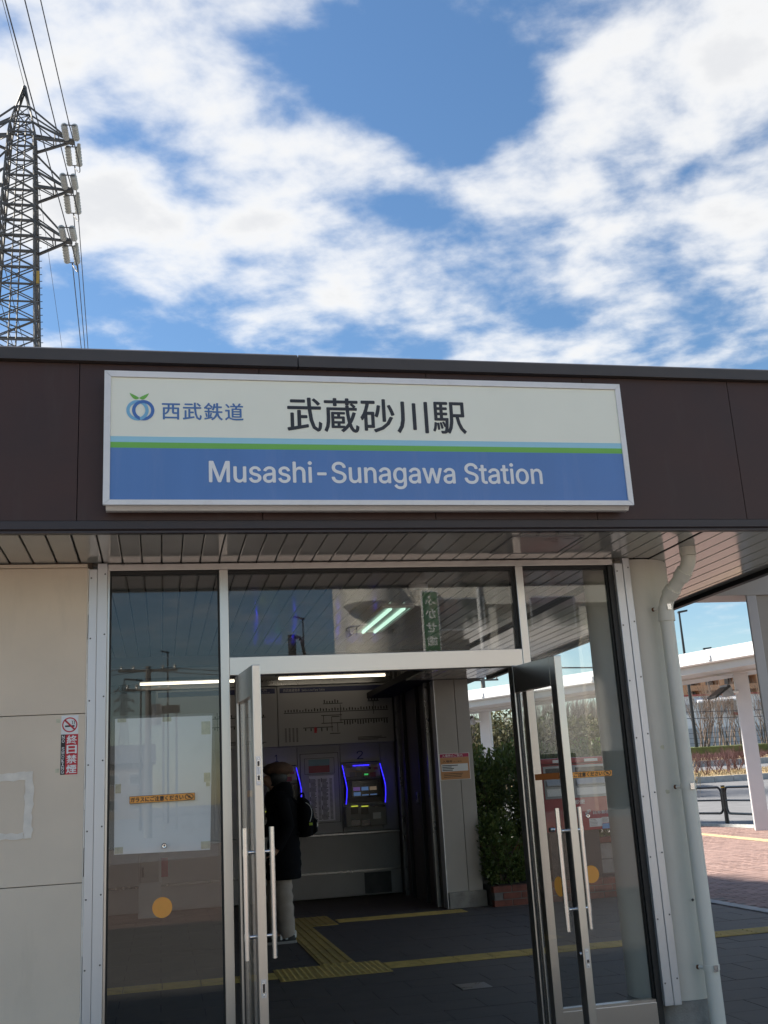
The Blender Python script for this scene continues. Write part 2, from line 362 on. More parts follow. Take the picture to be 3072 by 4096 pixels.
_txt = {}
def _sans():
    """the sans face that ships with Blender itself (falls back to the built-in face)"""
    try: return bpy.data.fonts.load(bpy.utils.system_resource('DATAFILES', path='fonts') + '/Inter.woff2')
    except Exception: return None
SANS = _sans()
def text_mesh(body, bold=0.0, spacing=1.0, shear=0.0):
    """bold = stroke growth in em: shifted copies of the glyphs, each a hair in front of the last"""
    key = (body, bold, spacing, shear)
    if key not in _txt:
        c = bpy.data.curves.new('lettering', 'FONT'); c.body = body; c.size = 1; c.space_character = spacing; c.shear = shear
        if SANS and body.isascii(): c.font = SANS
        c.resolution_u = 3
        o = bpy.data.objects.new('lettering', c); COL.objects.link(o)
        dg = bpy.context.evaluated_depsgraph_get()
        me = bpy.data.meshes.new_from_object(o.evaluated_get(dg))
        a = np.empty(len(me.vertices) * 3); me.vertices.foreach_get('co', a); a = a.reshape(-1, 3)
        fs = [tuple(p.vertices) for p in me.polygons]
        if body.isascii():                     # bars that cross a stem would cancel out: lay them over it
            cv = o.to_curve(dg)
            for sp in cv.splines:
                bp = sp.bezier_points
                if 3 < len(bp) <= 5:
                    k = len(a); a = np.vstack([a, [[q.co.x, q.co.y, .5] for q in bp]]); fs.append(tuple(range(k, k + len(bp))))
            o.to_curve_clear()
        if bold:
            n = len(a); offs = [(1, 0), (-1, 0), (0, .7), (0, -.7)]
            al = [a]; fl = list(fs)
            for k, (dx, dy) in enumerate(offs):
                b = a.copy(); b[:, 0] += dx * bold * .5; b[:, 1] += dy * bold * .5; b[:, 2] += (k + 1); al.append(b); fl += [tuple(i + n * (k + 1) for i in f) for f in fs]
            a = np.vstack(al); fs = fl
        _txt[key] = (a, fs)
        bpy.data.objects.remove(o); bpy.data.curves.remove(c); bpy.data.meshes.remove(me)
    return _txt[key]
def text_to(mb, body, o, ux, uz, w, h, bold=0.0, spacing=1.0, keep=False, shear=0.0):
    """fit text into the box w x h spanned from o along ux (right) and uz (up)"""
    a, fs = text_mesh(body, bold, spacing, shear)
    lo, hi = a.min(0), a.max(0); d = hi - lo
    sx, sz = w / d[0], h / d[1]
    if keep: sx = sz = min(sx, sz)
    o, ux, uz = Vector(o), Vector(ux), Vector(uz); nb = uz.cross(ux) * -.00008
    mb.add([o + ux * ((p[0] - lo[0]) * sx) + uz * ((p[1] - lo[1]) * sz) + nb * p[2] for p in a], fs); return mb
UX, UZ = Vector((1, 0, 0)), Vector((0, 0, 1))
def vtext(mb, chars, x0, x1, z1, z0, y, bold=.02):
    n = len(chars); h = (z1 - z0) / n
    for i, ch in enumerate(chars):
        if ch != ' ': text_to(mb, ch, (x0, y, z1 - (i + .95) * h), UX, UZ, x1 - x0, h * .88, bold)
rng = random.Random(7); nr = np.random.default_rng(11)

def leaf_mesh(name, pts, nrm, size, m, asp=.42):
    """many separate leaf blades: pts (n,3), nrm (n,3) growth directions, size (n,)"""
    n = len(pts); t = nrm / np.linalg.norm(nrm, axis=1)[:, None]
    a = nr.normal(size=(n, 3)); a -= t * (a * t).sum(1)[:, None]; a /= np.linalg.norm(a, axis=1)[:, None]
    b = np.cross(t, a); s = size[:, None]
    v = np.empty((n, 4, 3)); v[:, 0] = pts; v[:, 1] = pts + t * s * .5 + a * s * asp * .5 + b * s * .1
    v[:, 2] = pts + t * s - b * s * .05; v[:, 3] = pts + t * s * .5 - a * s * asp * .5 + b * s * .1
    me = bpy.data.meshes.new(name); me.vertices.add(4 * n); me.vertices.foreach_set('co', v.reshape(-1))
    me.loops.add(4 * n); me.loops.foreach_set('vertex_index', np.arange(4 * n, dtype=np.int32))
    me.polygons.add(n); me.polygons.foreach_set('loop_start', np.arange(0, 4 * n, 4, dtype=np.int32)); me.update(calc_edges=True)
    me.materials.append(M[m]); return me
def clump_points(n, blobs):
    """points in the shells of ellipsoid blobs (cx,cy,cz,rx,ry,rz)"""
    w = np.array([b[3] * b[5] for b in blobs]); idx = nr.choice(len(blobs), n, p=w / w.sum()); B = np.array(blobs)[idx]
    d = nr.normal(size=(n, 3)); d /= np.linalg.norm(d, axis=1)[:, None]
    r = nr.uniform(.55, 1.05, n)[:, None] ** .6
    lump = 1 + .10 * np.sin(d[:, :1] * 9 + B[:, :1] * 3) * np.sin(d[:, 2:] * 8 + B[:, 1:2])
    return B[:, :3] + d * r * lump * B[:, 3:], d
def branch_mb(mb, p, d, length, r, depth, spread=.55, kids=3, n=4, up=.25, shrink=.68):
    p, d = Vector(p), Vector(d).normalized()
    q = p + d * length * .5 + Vector((rng.uniform(-1, 1), rng.uniform(-1, 1), rng.uniform(-1, 1))) * length * .05
    e = p + d * length
    mb.tube([p, q, e], [r, r * .82, r * .6], n, caps=False)
    if depth <= 0: return
    for k in range(kids):
        a = Vector((rng.uniform(-1, 1), rng.uniform(-1, 1), rng.uniform(-1, 1))) * spread + d + Vector((0, 0, up))
        b = p + d * length * rng.uniform(.45, 1.0) if k else e
        branch_mb(mb, b, a, length * shrink * rng.uniform(.8, 1.15), r * .55, depth - 1, spread, kids, 3, up, shrink)

# ------------------------------------------------------------------ key planes of the station
YG = 5.80        # glass front
YF = 5.05        # fascia face
ZS = 2.69        # soffit
ZT = 3.635       # roof cap top

# ------------------------------------------------------------------ ground and paving
g = MB()
GPROF = [(-400, 0), (26.4, 0), (29.5, .0), (48, .95), (62, 1.75), (75, 2.5), (140, 4.2), (1500, 4.2)]   # gentle rise beyond the road
xs = [-1500, -60, -20, 0, 20, 60, 1500]
vs = [(x, y, z - .012) for y, z in GPROF for x in xs]; nx = len(xs)
g.add(vs, [(j * nx + i, j * nx + i + 1, (j + 1) * nx + i + 1, (j + 1) * nx + i) for j in range(len(GPROF) - 1) for i in range(nx - 1)])
ground = tag(g.build('ground', 'asphalt'), kind='structure')
def gz(y):
    for (a, za), (b, zb) in zip(GPROF[:-1], GPROF[1:]):
        if a <= y <= b: return za + (zb - za) * (y - a) / (b - a)
    return 0

tag(MB().box(-30, 30, -26, -2.0, -.06, -.006).build('forecourt', 'forecourt'), kind='structure')
tag(MB().box(-30, 30, -1.995, 4.99, -.06, -.005).build('apron', 'apron'), kind='structure')
EDGE = lambda y: 6.0 + (y - 11.0) * .0        # kerb line between the dark floor and the red paving
fl = MB().box(-6, 5.92, 5.0, 16, -.05, -.004)
floor = tag(fl.build('hall_floor', 'floor_joint'), kind='structure')
# big dark floor tiles, running bond
tw, tl_ = .60, .30
tmesh = MB().box(0, tw - .006, 0, tl_ - .006, -.02, 0).mesh('floor_tile', 'floor')
TB = (8.95, 9.25)                              # tactile band
cnt = 0; rest = MB()
cells = []
j = 0; y = 5.05
while y < 15.9:
    off = (j % 2) * tw / 2
    x = -2.4 - off
    while x < 5.86:
        cells.append((x, y)); x += tw
    y += tl_; j += 1
def near(c): return (c[0] + .3) ** 2 + c[1] ** 2
vis = [c for c in cells if c[1] > 6.2 and c[0] > -.8 - .02 * c[1]]
vis.sort(key=lambda c: c[1] * 1.0 + abs(c[0] - .24 * c[1]) * .3)
pick = set(vis[:298])
for c in cells:
    dz = ((int(c[0] * 97) * 7 + int(c[1] * 89) * 13) % 5) * .0004 - .002
    w = min(tw, 5.9 - c[0])
    if c in pick: inst('floor_tile', tmesh, (c[0], c[1], dz), floor)
    else: rest.box(c[0], c[0] + w - .006, c[1], c[1] + tl_ - .006, -.02, dz)
tag(rest.build('floor_tiles', 'floor', floor), kind='stuff')

# tactile tiles
def bar_tile():
    m = MB().box(0, .298, 0, .298, 0, .004)
    for k in range(4):
        yy = .0375 + k * .0745
        m.add([(.005, yy - .017, .004), (.293, yy - .017, .004), (.293, yy + .017, .004), (.005, yy + .017, .004),
               (.010, yy - .010, .009), (.288, yy - .010, .009), (.288, yy + .010, .009), (.010, yy + .010, .009)],
              [(0, 1, 5, 4), (1, 2, 6, 5), (2, 3, 7, 6), (3, 0, 4, 7), (4, 5, 6, 7)])
    return m
def dot_tile():
    m = MB().box(0, .298, 0, .298, 0, .004)
    for i in range(6):
        for k in range(6):
            cx, cy = .03 + i * .0476, .03 + k * .0476
            n = 6; vs = []
            for r, z in ((.012, .004), (.007, .009)):
                for q in range(n): vs.append((cx + r * math.cos(q * math.pi / 3), cy + r * math.sin(q * math.pi / 3), z))
            m.add(vs, [(q, (q + 1) % n, n + (q + 1) % n, n + q) for q in range(n)] + [tuple(range(n, 2 * n))])
    return m
BT, DT = bar_tile().mesh('tactile_tile', 'tactile'), dot_tile().mesh('tactile_tile', 'tactile')
x0 = 1.82
for k in range(-9, 16):
    x = x0 + k * .302
    if -3 <= k <= -1 :
        for r_ in (0, 1): inst('tactile_tile', DT, (x, 8.80 + r_ * .302, .001), floor)
    else: inst('tactile_tile', BT, (x, 8.95, .001), floor)
BT90 = bar_tile().xf(Matrix.Rotation(R(90), 4, 'Z') @ Matrix.Translation((0, -.298, 0))).mesh('tactile_tile', 'tactile')
for k in range(12):
    inst('tactile_tile', BT90, (1.32, 9.42 + k * .302, .001), floor)
    if k > 8: inst('tactile_tile', BT90, (1.62, 9.42 + k * .302, .001), floor)
for k in range(5): inst('tactile_tile', DT if k > 3 else BT, (1.95 + k * .302, 12.3, .001), floor)
lp = PZ(1895, 3945)
inst('floor_patch', MB().box(-.11, .11, -.11, .11, 0, .003).mesh('floor_patch', 'counter'), (lp.x, lp.y, .001), floor)['label'] = 'bare steel cover plate in the dark floor'

# kerb stones between the floor and the red paving
kerb = thing('kerb', 'line of pale kerb stones between the dark floor and red brick paving', 'kerb')
kmesh = MB().cbox(0, .15, 0, .59, -.1, .012, .008).mesh('kerb_stone', 'kerb')
for k in range(18): inst('kerb_stone', kmesh, (5.93, 6.2 + k * .6, 0), kerb)
# red brick paving
pv = MB().box(6.08, 14.40, 5.0, 29.4, -.06, -.008)
paving = tag(pv.build('brick_paving', 'mortar'), kind='structure')
bm1 = MB().cbox(0, .192, 0, .092, -.03, 0, .006).mesh('paving_brick', 'brick_pave')
bcells = []
y = 8.4; j = 0
while y < 29.2:
    x = 6.1 + (j % 2) * .1
    while x < min(14.15, .635 * y + .5):
        if x > .465 * y: bcells.append((x, y))
        x += .2
    y += .1; j += 1
bcells.sort(key=lambda c: c[1])
def bdz(c): return ((int(c[0] * 53) * 11 + int(c[1] * 71) * 5) % 7) * .0007 - .002
rest = MB()
for i, c in enumerate(bcells):
    if i < 290: inst('paving_brick', bm1, (c[0], c[1], bdz(c)), paving)
    else: rest.box(c[0], c[0] + .194, c[1], c[1] + .094, -.02, bdz(c))
tag(rest.build('paving_bricks', 'brick_pave', paving), kind='stuff')
BTP = bar_tile().mesh('tactile_tile', 'tactile_pale')
a, b = PZ(2811, 3342), PZ(3072, 3368); d = (b - a).normalized(); nn = Vector((-d.y, d.x, 0))
for k in range(-6, 22):
    p = a + d * (.302 * k)
    o = inst('tactile_tile', BTP, (p.x, p.y, .004), paving, (0, 0, math.atan2(d.y, d.x)))
# road-edge kerb at the far side of the paving
kr = thing('road_kerb', 'long pale kerb between the red paving and the grey road', 'kerb')
km2 = MB().cbox(0, .16, 0, .595, -.1, .06, .01).mesh('kerb_stone', 'kerb')
for k in range(26): inst('kerb_stone', km2, (14.42, 15.0 + k * .6, 0), kr)
# ------------------------------------------------------------------ station building
ST = thing('station_building', 'low station building with dark brown fascia, cream walls and steel framed glass doors', 'building')
XL, XR = -7.0, 5.6
# fascia panels
seams = [XL, -4.9, -4.0, -3.1, -2.2, -1.3, -.40, .50, 1.40, 2.30, 3.19, 4.08, 4.97, XR]
for a, b in zip(seams[:-1], seams[1:]):
    MB().box(a + .002, b - .002, YF, YF + .03, 2.745, 3.565).build('fascia_panel', 'fascia', ST)
MB().box(XL, XR, YF + .031, YF + .05, 2.745, 3.565).build('fascia_backing', 'dark_gap', ST)
# roof cap in three lengths, slightly proud, with drip edge
for a, b in ((XL, -2.9), (-2.896, .70), (.706, XR)):
    MB().prism([(a, YF - .035, 3.568), (a, YF - .035, 3.628), (a, YF - .02, 3.640), (a, YF + .35, 3.66), (a, YF + .35, 3.63), (a, YF + .012, 3.600), (a, YF + .012, 3.568)], (b - a, 0, 0)).build('roof_cap', 'cap', ST)
# lower trim with a step and drip lip
MB().prism([(XL, YF - .006, 2.742), (XL, YF - .006, 2.733), (XL, YF - .022, 2.731), (XL, YF - .022, 2.698), (XL, YF - .010, 2.690), (XL, YF - .010, 2.680), (XL, YF + .03, 2.680), (XL, YF + .03, 2.742)], (XR - XL, 0, 0)).build('fascia_trim', 'trim', ST)
# roof deck
MB().box(XL, 4.03, YF + .051, 16.5, 3.45, 3.62).build('roof', 'cap', ST)
MB().box(4.032, XR, YF + .051, 8.39, 3.45, 3.62).build('roof', 'cap', ST)
MB().box(4.035, 5.4, 8.76, 11.5, 3.45, 3.62).build('roof', 'cap', ST)  # unseen slab added to keep the sun off the canopy pillar
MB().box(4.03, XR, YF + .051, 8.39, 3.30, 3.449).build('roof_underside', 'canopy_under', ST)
MB().box(XL, 2.93, YF + .031, 9.9, ZS + .02, ZS + .10).build('soffit_backing', 'dark_gap', ST)
MB().box(2.93, 4.0, YF + .031, 16.4, ZS + .02, ZS + .10).build('soffit_backing', 'dark_gap', ST)
# soffit slats
soff = bpy.data.objects.new('soffit', None); COL.objects.link(soff); soff.parent = ST
def slat(x, w, y0, y1):
    g = .009 if w > .11 and x < 0 else .0055
    MB().prism([(x + g / 2, y0, ZS + .018), (x + g / 2, y0, ZS + .004), (x + g / 2 + .004, y0, ZS), (x + w - g / 2 - .004, y0, ZS), (x + w - g / 2, y0, ZS + .004), (x + w - g / 2, y0, ZS + .018)], (0, y1 - y0, 0)).build('soffit_slat', 'soffit', soff)
x = -.311
while x > -4.0:
    x -= .121; slat(x, .121, YF + .032, 5.745)
x = -.311
while x < 2.85: slat(x, .1048, YF + .032, 5.762); x += .1048
xm = x
x = -2.4
while x < 2.8: slat(x, .1048, 5.835, 9.66); x += .1048
x = xm + .01
while x < 3.85: slat(x, .1265, YF + .032, 12.5); x += .1265
# soffit edge moulding, thick joint, side beam
MB().box(xm + .0, xm + .009, YF + .032, 12.5, ZS - .004, ZS + .018).build('soffit_joint', 'dark_seal', ST)
e0, e1 = PZ(3072, 2271, ZS), PZ(2112, 2596, ZS)
MB().box(x + .004, x + .05, YF + .032, 12.5, ZS - .03, ZS + .09).build('soffit_edge', 'dark_seal', ST)
MB().box(x + .051, x + .10, YF + .032, 12.5, ZS - .015, ZS + .09).build('soffit_edge', 'trim', ST)
XE = x + .10
# access hatch in the soffit
h = [PZ(2052, 2143, ZS), PZ(2340, 2140, ZS), PZ(2225, 2210, ZS), PZ(1957, 2210, ZS)]
hx0, hx1, hy0, hy1 = 1.855, 2.268, 5.178, 5.585
ht = MB().box(hx0 + .012, hx1 - .012, hy0 + .012, hy1 - .012, ZS - .006, ZS + .01).build('access_hatch', 'soffit', ST)
fr = MB()
for a in ((hx0, hx1, hy0, hy0 + .009), (hx0, hx1, hy1 - .009, hy1), (hx0, hx0 + .009, hy0 + .0092, hy1 - .0092), (hx1 - .009, hx1, hy0 + .0092, hy1 - .0092)): fr.box(*a, ZS - .008, ZS + .01)
fr.build('hatch_frame', 'grey_metal', ht)
for sx in (hx0 + .05, hx1 - .05):
    for sy in (hy0 + .05, hy1 - .05): MB().disc((sx, sy, ZS - .0075), .006, 10, 'Z').build('screw', 'screw', ht)
mk = MB()   # peeling paint on the hatch
for k in range(7):
    cx, cy = 2.13 + rng.uniform(-.06, .06), 5.26 + rng.uniform(-.04, .04)
    mk.disc((cx, cy, ZS - .0072 - k * .0001), rng.uniform(.008, .03), 7, 'Z', rng.uniform(.004, .01))
mk.build('paint_flake', 'screw', ht)

# cream wall panels at the left
WY = 5.745
zj1, zj2 = PY(170, 2860, WY).z, PY(165, 3543, WY).z
wx1 = PY(352, 2700, WY).x - .012
for z0, z1 in ((-.02, zj2 - .0018), (zj2 + .0018, zj1 - .0018), (zj1 + .0018, 2.662)):
    MB().cbox(-3.2, wx1, WY, WY + .05, z0, z1, .002).build('wall_panel', 'cream', ST)
for xx in (-5.1, -3.204): MB().cbox(xx - 1.9 if xx < -4 else -5.1, xx, WY, WY + .05, -.02, 2.662, .002).build('wall_panel', 'cream', ST)
MB().box(XL, wx1 + .02, WY + .051, 5.9, -.02, 3.45).build('wall_core', 'joint', ST)
MB().box(XL, wx1 - .001, WY - .012, WY + .04, 2.664, 2.682).build('wall_trim', 'cream', ST)
# rough sealant strip beside the post cover
sv = MB(); zz = -.02
while zz < 2.66:
    z2 = min(2.66, zz + rng.uniform(.06, .22)); w = rng.uniform(.005, .010)
    sv.box(wx1 + .0005, wx1 + w, WY - rng.uniform(0, .002), WY + .03, zz, z2 - .001); zz = z2
sv.build('sealant', 'filler', ST)
# repaired rectangle on the wall, bordered by smeared filler
pa, pb = PY(100, 3123, WY), PY(100, 3330, WY)
px1 = pa.x; pz1, pz0 = pa.z, pb.z
MB().box(-1.3, px1, WY - .003, WY + .001, pz0, pz1).build('wall_patch', 'cream', ST)
fm = MB()
def smear(x0, x1, z0, z1, n, vertical):
    top = []; bot = []
    for k in range(n + 1):
        t = k / n
        if vertical: top.append((x1 + rng.uniform(-.006, .006), 0, z0 + (z1 - z0) * t)); bot.append((x0 + rng.uniform(-.004, .004), 0, z0 + (z1 - z0) * t))
        else: top.append((x0 + (x1 - x0) * t, 0, z1 + rng.uniform(-.006, .006))); bot.append((x0 + (x1 - x0) * t, 0, z0 + rng.uniform(-.004, .004)))
    y = WY - (.006 if vertical else .0045)
    for k in range(n):
        fm.add([(p[0], yy, p[2]) for yy in (y, WY + .002) for p in (top[k], top[k + 1], bot[k + 1], bot[k])],
               [(0, 1, 2, 3), (0, 4, 5, 1), (2, 6, 7, 3), (1, 5, 6, 2), (0, 3, 7, 4)])
smear(px1 + .001, px1 + .042, pz0 - .03, pz1 + .045, 16, True)
smear(-1.3, px1 + .0005, pz1 + .001, pz1 + .042, 22, False)
smear(-1.3, px1 + .0005, pz0 - .03, pz0 - .001, 22, False)
fm.build('filler_border', 'filler', ST)
for (u, v) in ((233, 2884), (229, 3083)):        # torn tape remains next to the sticker
    p = PY(u, v, WY); MB().box(p.x - .010, p.x + .010, WY - .002, WY + .001, p.z - .010, p.z + .010).build('tape_remnant', 'tape', ST)

# metal post covers (two leaves each) with screws
def post_cover(x0, xm_, x1, yf, zt, zb):
    o = MB().cbox(x0, xm_ - .001, yf, yf + .03, zb, zt - .03, .003).build('post_cover', 'alu', ST)
    o2 = MB().cbox(xm_, x1, yf - .006, yf + .03, zb, zt, .003).build('post_cover', 'alu', ST)
    smesh = MB().lathe((0, 0, 0), [(.0045, 0), (.0045, .002), (.002, .003)], 10).xf(Matrix.Rotation(R(90), 4, 'X')).mesh('screw', 'screw')
    for k in range(8):
        z = zt - .06 - k * .33
        if z < zb: break
        inst('screw', smesh, (x0 + .012, yf - .0005, z - .02), o); inst('screw', smesh, (x1 - .012, yf - .0065, z), o2)
lx0, lxm, lx1 = PY(357, 2275, 5.74).x, PY(391, 2275, 5.74).x, PY(430, 2300, 5.74).x
post_cover(lx0, lxm, lx1, 5.742, 2.685, -.02)
rx0, rxm, rx1 = 2.69, 2.742, 2.785
post_cover(rx0, rxm, rx1, 5.742, 2.685, .18)

# ------------------------------------------------------------------ glass front
FD0, FD1 = 5.765, 5.835          # frame depth
zh = 2.650                        # underside of head
MB().cbox(lx1 + .001, rx0 - .001, FD0, FD1, zh, ZS - .004, .002).build('head_frame', 'steel', ST)
MB().box(lx1 + .002, rx0 - .002, 5.79, 5.826, zh - .022, zh - .001).build('head_seal', 'dark_seal', ST)
mlx0, mlx1 = .318, .366
mrx0, mrx1 = 2.061, 2.108
jl0, jl1 = lx1 + .001, lx1 + .012
MB().box(jl0, jl1, FD0, FD1, -.01, zh - .001).build('jamb', 'steel', ST)
jr0, jr1 = 2.655, rx0 - .001
MB().cbox(jr0, jr1, FD0 + .004, FD1, -.01, zh - .001, .002).build('jamb', 'dark_seal', ST)
MB().cbox(mlx0, mlx1, FD0 - .004, FD1, -.01, zh - .001, .003).build('mullion', 'steel', ST)
MB().cbox(mrx0, mrx1, FD0 - .004, FD1, -.01, zh - .001, .003).build('mullion', 'steel', ST)
MB().box(mrx0 - .020, mrx0 - .0005, FD0 + .03, FD1 - .002, 2.165, zh - .002).build('glazing_bead', 'dark_seal', ST)
zt0, zt1 = 2.056, 2.156
MB().cbox(mlx1 + .001, mrx0 - .001, FD0 - .002, FD1, zt0, zt1, .003).build('transom', 'steel', ST)
def pane(name, x0, x1, z0, z1, m='glass', parent=ST):
    return MB().box(x0, x1, YG - .004, YG + .004, z0, z1).build(name, m, parent)
zk = .20
for (a, b, nm) in ((jl1 + .001, mlx0 - .001, 'l'), (mrx1 + .001, jr0 - .001, 'r')):
    MB().cbox(a, b, FD0 + .004, FD1 - .004, -.01, zk, .002).build('kick_plate', 'steel', ST)
    pane('window_pane', a + .002, b - .002, zk + .001, zh - .024)
    MB().box(a, b, FD0 + .012, FD1 - .012, zk + .0005, zk + .014).build('glazing_bead', 'steel', ST)
    MB().box(a + .0002, a + .008, 5.785, 5.815, zk + .015, zh - .024).build('glazing_bead', 'dark_seal', ST)
    MB().box(b - .008, b - .0002, 5.785, 5.815, zk + .015, zh - .024).build('glazing_bead', 'dark_seal', ST)
pane('window_pane', mlx1 + .002, mrx0 - .022, zt1 + .001, zh - .024)

# swing doors, both standing open at right angles to the front
DW = .53; DT0 = .010; DT1 = 2.05
def door(hx, side):
    """hx: hinge line x; leaf stands along -Y. side -1: left leaf, +1: right leaf"""
    o = bpy.data.objects.new('door', None); COL.objects.link(o); o.parent = ST; o.location = (hx, 5.80, 0); o.rotation_euler = (0, 0, R(5.7 if side < 0 else 9.8))
    t = .022
    yf = -DW
    MB().cbox(-t, t, yf, yf + .060, DT0, DT1, .004).build('stile', 'steel', o)
    MB().cbox(-t, t, -.062, -.006, DT0, DT1, .004).build('stile', 'steel', o)
    MB().cbox(-t + .0005, t - .0005, yf + .061, -.063, DT1 - .15, DT1, .003).build('top_rail', 'steel', o)
    MB().cbox(-t + .0005, t - .0005, yf + .061, -.063, DT0, .115, .003).build('bottom_rail', 'steel', o)
    MB().box(-.004, .004, yf + .058, -.060, .112, DT1 - .147).build('door_pane', 'glass_clear', o)
    sl_ = MB()
    for s in (-1, 1):
        for (a, b, c, d) in ((yf + .061, yf + .068, .116, DT1 - .151), (-.070, -.063, .116, DT1 - .151)): sl_.box(s * .004 if s > 0 else -.010, .010 if s > 0 else -.004, a, b, c, d)
    sl_.build('glazing_bead', 'dark_seal', o)
    # pull bars on both faces
    for s in (-1, 1):
        xb = s * .066; yb = yf + .045
        hb = MB().tube([(xb, yb, .662), (xb, yb, 1.262)], .0125, 18).build('handle', 'steel_bar', o, True)
        for z in (.765, 1.148):
            MB().tube([(s * t, yb, z), (xb - s * .0127, yb, z)], .009, 14).build('standoff', 'steel_bar', hb, True)
            MB().tube([(xb, yb, z - .016), (xb, yb, z + .016)], .0142, 18).build('collar', 'steel_bar', hb, True)
    # lock plates on the edge of the free stile
    def plate(z0, z1, lip):
        pl = MB().cbox(-.012, .012, yf - .0025, yf - .0003, z0, z1, .001).build('lock_plate', 'alu', o)
        for z in (z0 + .012, z1 - .012): MB().lathe((0, 0, 0), [(.004, 0), (.004, .0015), (.0015, .002)], 12).xf(Matrix.Translation((0, yf - .0026, z)) @ Matrix.Rotation(R(90), 4, 'X')).build('screw', 'steel_bar', pl)
        for (a, b) in lip:
            MB().cbox(-.0085, .0085, yf - .0045, yf - .0026, a, b, .0008).build('latch', 'steel_bar', pl)
            MB().cbox(-.0055, .0055, yf - .0052, yf - .0046, a + .004, b - .004, .0003).build('latch_slot', 'black_metal', pl)
    if side < 0:
        plate(1.46, 1.60, ((1.548, 1.580), (1.480, 1.512)))
        MB().tube([(0, yf - .006, 1.548), (.002, yf - .008, 1.53), (0, yf - .006, 1.512)], .0012, 6).build('pull_cord', 'paper', o)
        plate(.50, .58, ((.520, .565),))
    else:
        plate(.49, .58, ((.512, .532),))
        MB().tube([(-t - .006, yf + .030, .555), (-t, yf + .030, .555)], .011, 14).build('key_cylinder', 'steel_bar', o, True)
        MB().tube([(-t - .008, yf + .20, 1.15), (-t + .018, yf + .20, 1.15)], .012, 14).build('door_knob', 'steel_bar', o, True)
    return o
DL = door(.415, -1)
DR = door(1.992, 1)
# dot markers and strips that swing with the doors
p = PY(996, 3642, 5.42); MB().disc((.415 + .0045, 5.42, p.z), .05, 28, 'X').xf(Matrix.Translation((-.415, -5.8, 0))).build('warning_dot', 'orange', DL)
p = PY(2207, 3549, 5.47); MB().disc((1.992 - .0045, 5.47, p.z), .05, 28, 'X').xf(Matrix.Translation((-1.992, -5.8, 0))).build('warning_dot', 'orange', DR)
z0 = PY(2150, 3121, 5.5).z; z1 = PY(2150, 3096, 5.5).z
MB().box(1.992 - .0058, 1.992 - .0044, 5.36, 5.62, z0, z1).xf(Matrix.Translation((-1.992, -5.8, 0))).build('caution_strip', 'orange_back', DR)
MB().box(.415 + .0044, .415 + .0058, 5.36, 5.62, z0, z1).xf(Matrix.Translation((-.415, -5.8, 0))).build('caution_strip', 'orange', DL)

# round column behind the right post, on a concrete foot
cx, cy, cr = 2.895, 6.05, .262
cb = MB().lathe((cx, cy, 0), [(cr, .185), (cr, 2.64), (cr, ZS - .002)], 48).build('column', 'column', ST, True)
MB().lathe((cx, cy, 0), [(cr + .004, -.01), (cr + .004, .15), (cr - .002, .183)], 48).build('column_foot', 'concrete', cb, True)
tr_ = MB()
for k in range(14): a = R(205 + k * 11); tr_.disc((cx + (cr + .001) * math.cos(a), cy + (cr + .001) * math.sin(a), ZS - .012), .02, 6)
for (u, v) in ((2643, 2990), (2664, 3168)):
    q = PY(u, v, 5.81); w = MB()
    ang = math.atan2(q.y - cy, q.x - cx)
    vs = []
    for k in range(10):
        b = 2 * math.pi * k / 10; rr = 1 + .3 * rng.uniform(-1, 1)
        aa = ang + .05 * math.cos(b) * rr; vs.append((cx + (cr + .0012) * math.cos(aa), cy + (cr + .0012) * math.sin(aa), q.z + .012 * math.sin(b) * rr))
    w.add(vs, [tuple(range(10))]); w.build('paint_blister', 'tape', cb)

# interior: side wall, ticket wall, ceiling, back
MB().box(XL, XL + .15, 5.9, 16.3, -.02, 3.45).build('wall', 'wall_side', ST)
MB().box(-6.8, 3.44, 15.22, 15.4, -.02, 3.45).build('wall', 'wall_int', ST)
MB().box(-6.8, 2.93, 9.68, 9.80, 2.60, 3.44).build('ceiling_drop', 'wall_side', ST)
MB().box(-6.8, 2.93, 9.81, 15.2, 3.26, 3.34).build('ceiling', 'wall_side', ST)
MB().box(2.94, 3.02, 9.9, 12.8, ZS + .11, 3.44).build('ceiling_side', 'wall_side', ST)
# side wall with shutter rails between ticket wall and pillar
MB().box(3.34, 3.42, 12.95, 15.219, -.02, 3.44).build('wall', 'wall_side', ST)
for yy, w, m in ((14.75, .10, 'counter'), (14.35, .05, 'wall_dark'), (13.55, .05, 'wall_dark'), (13.05, .09, 'counter')):
    MB().cbox(3.29, 3.339, yy, yy + w, -.02, 3.3, .004).build('shutter_rail', m, ST)
sw = MB().cbox(3.325, 3.339, 13.9, 13.98, 1.22, 1.36, .003).build('switch_plate', 'counter', ST)
MB().box(3.321, 3.3245, 13.925, 13.955, 1.26, 1.32).build('switch', 'wall_dark', sw)
# pillar with two clad panels and a concrete foot
ply = 12.78
pl0, plm, pl1 = 3.36, 3.62, 3.80
PIL = MB().box(pl0 + .02, pl1 - .02, ply + .03, ply + .42, .18, 3.44).build('pillar_core', 'wall_side', ST)
for a, b in ((pl0, plm - .003), (plm + .003, pl1)): MB().cbox(a, b, ply, ply + .03, .18, 3.2, .003).build('pillar_panel', 'pillar', ST)
MB().cbox(pl1 - .019, pl1 + .004, ply + .031, ply + .45, .18, 3.2, .003).build('pillar_panel', 'pillar', ST)
MB().cbox(pl0 - .014, pl0 - .002, ply - .01, ply + .40, -.01, 3.2, .002).build('corner_strip', 'alu', ST)
MB().cbox(pl0 + .005, pl1 + .035, ply - .03, ply + .45, -.02, .179, .01).build('pillar_foot', 'concrete', ST)
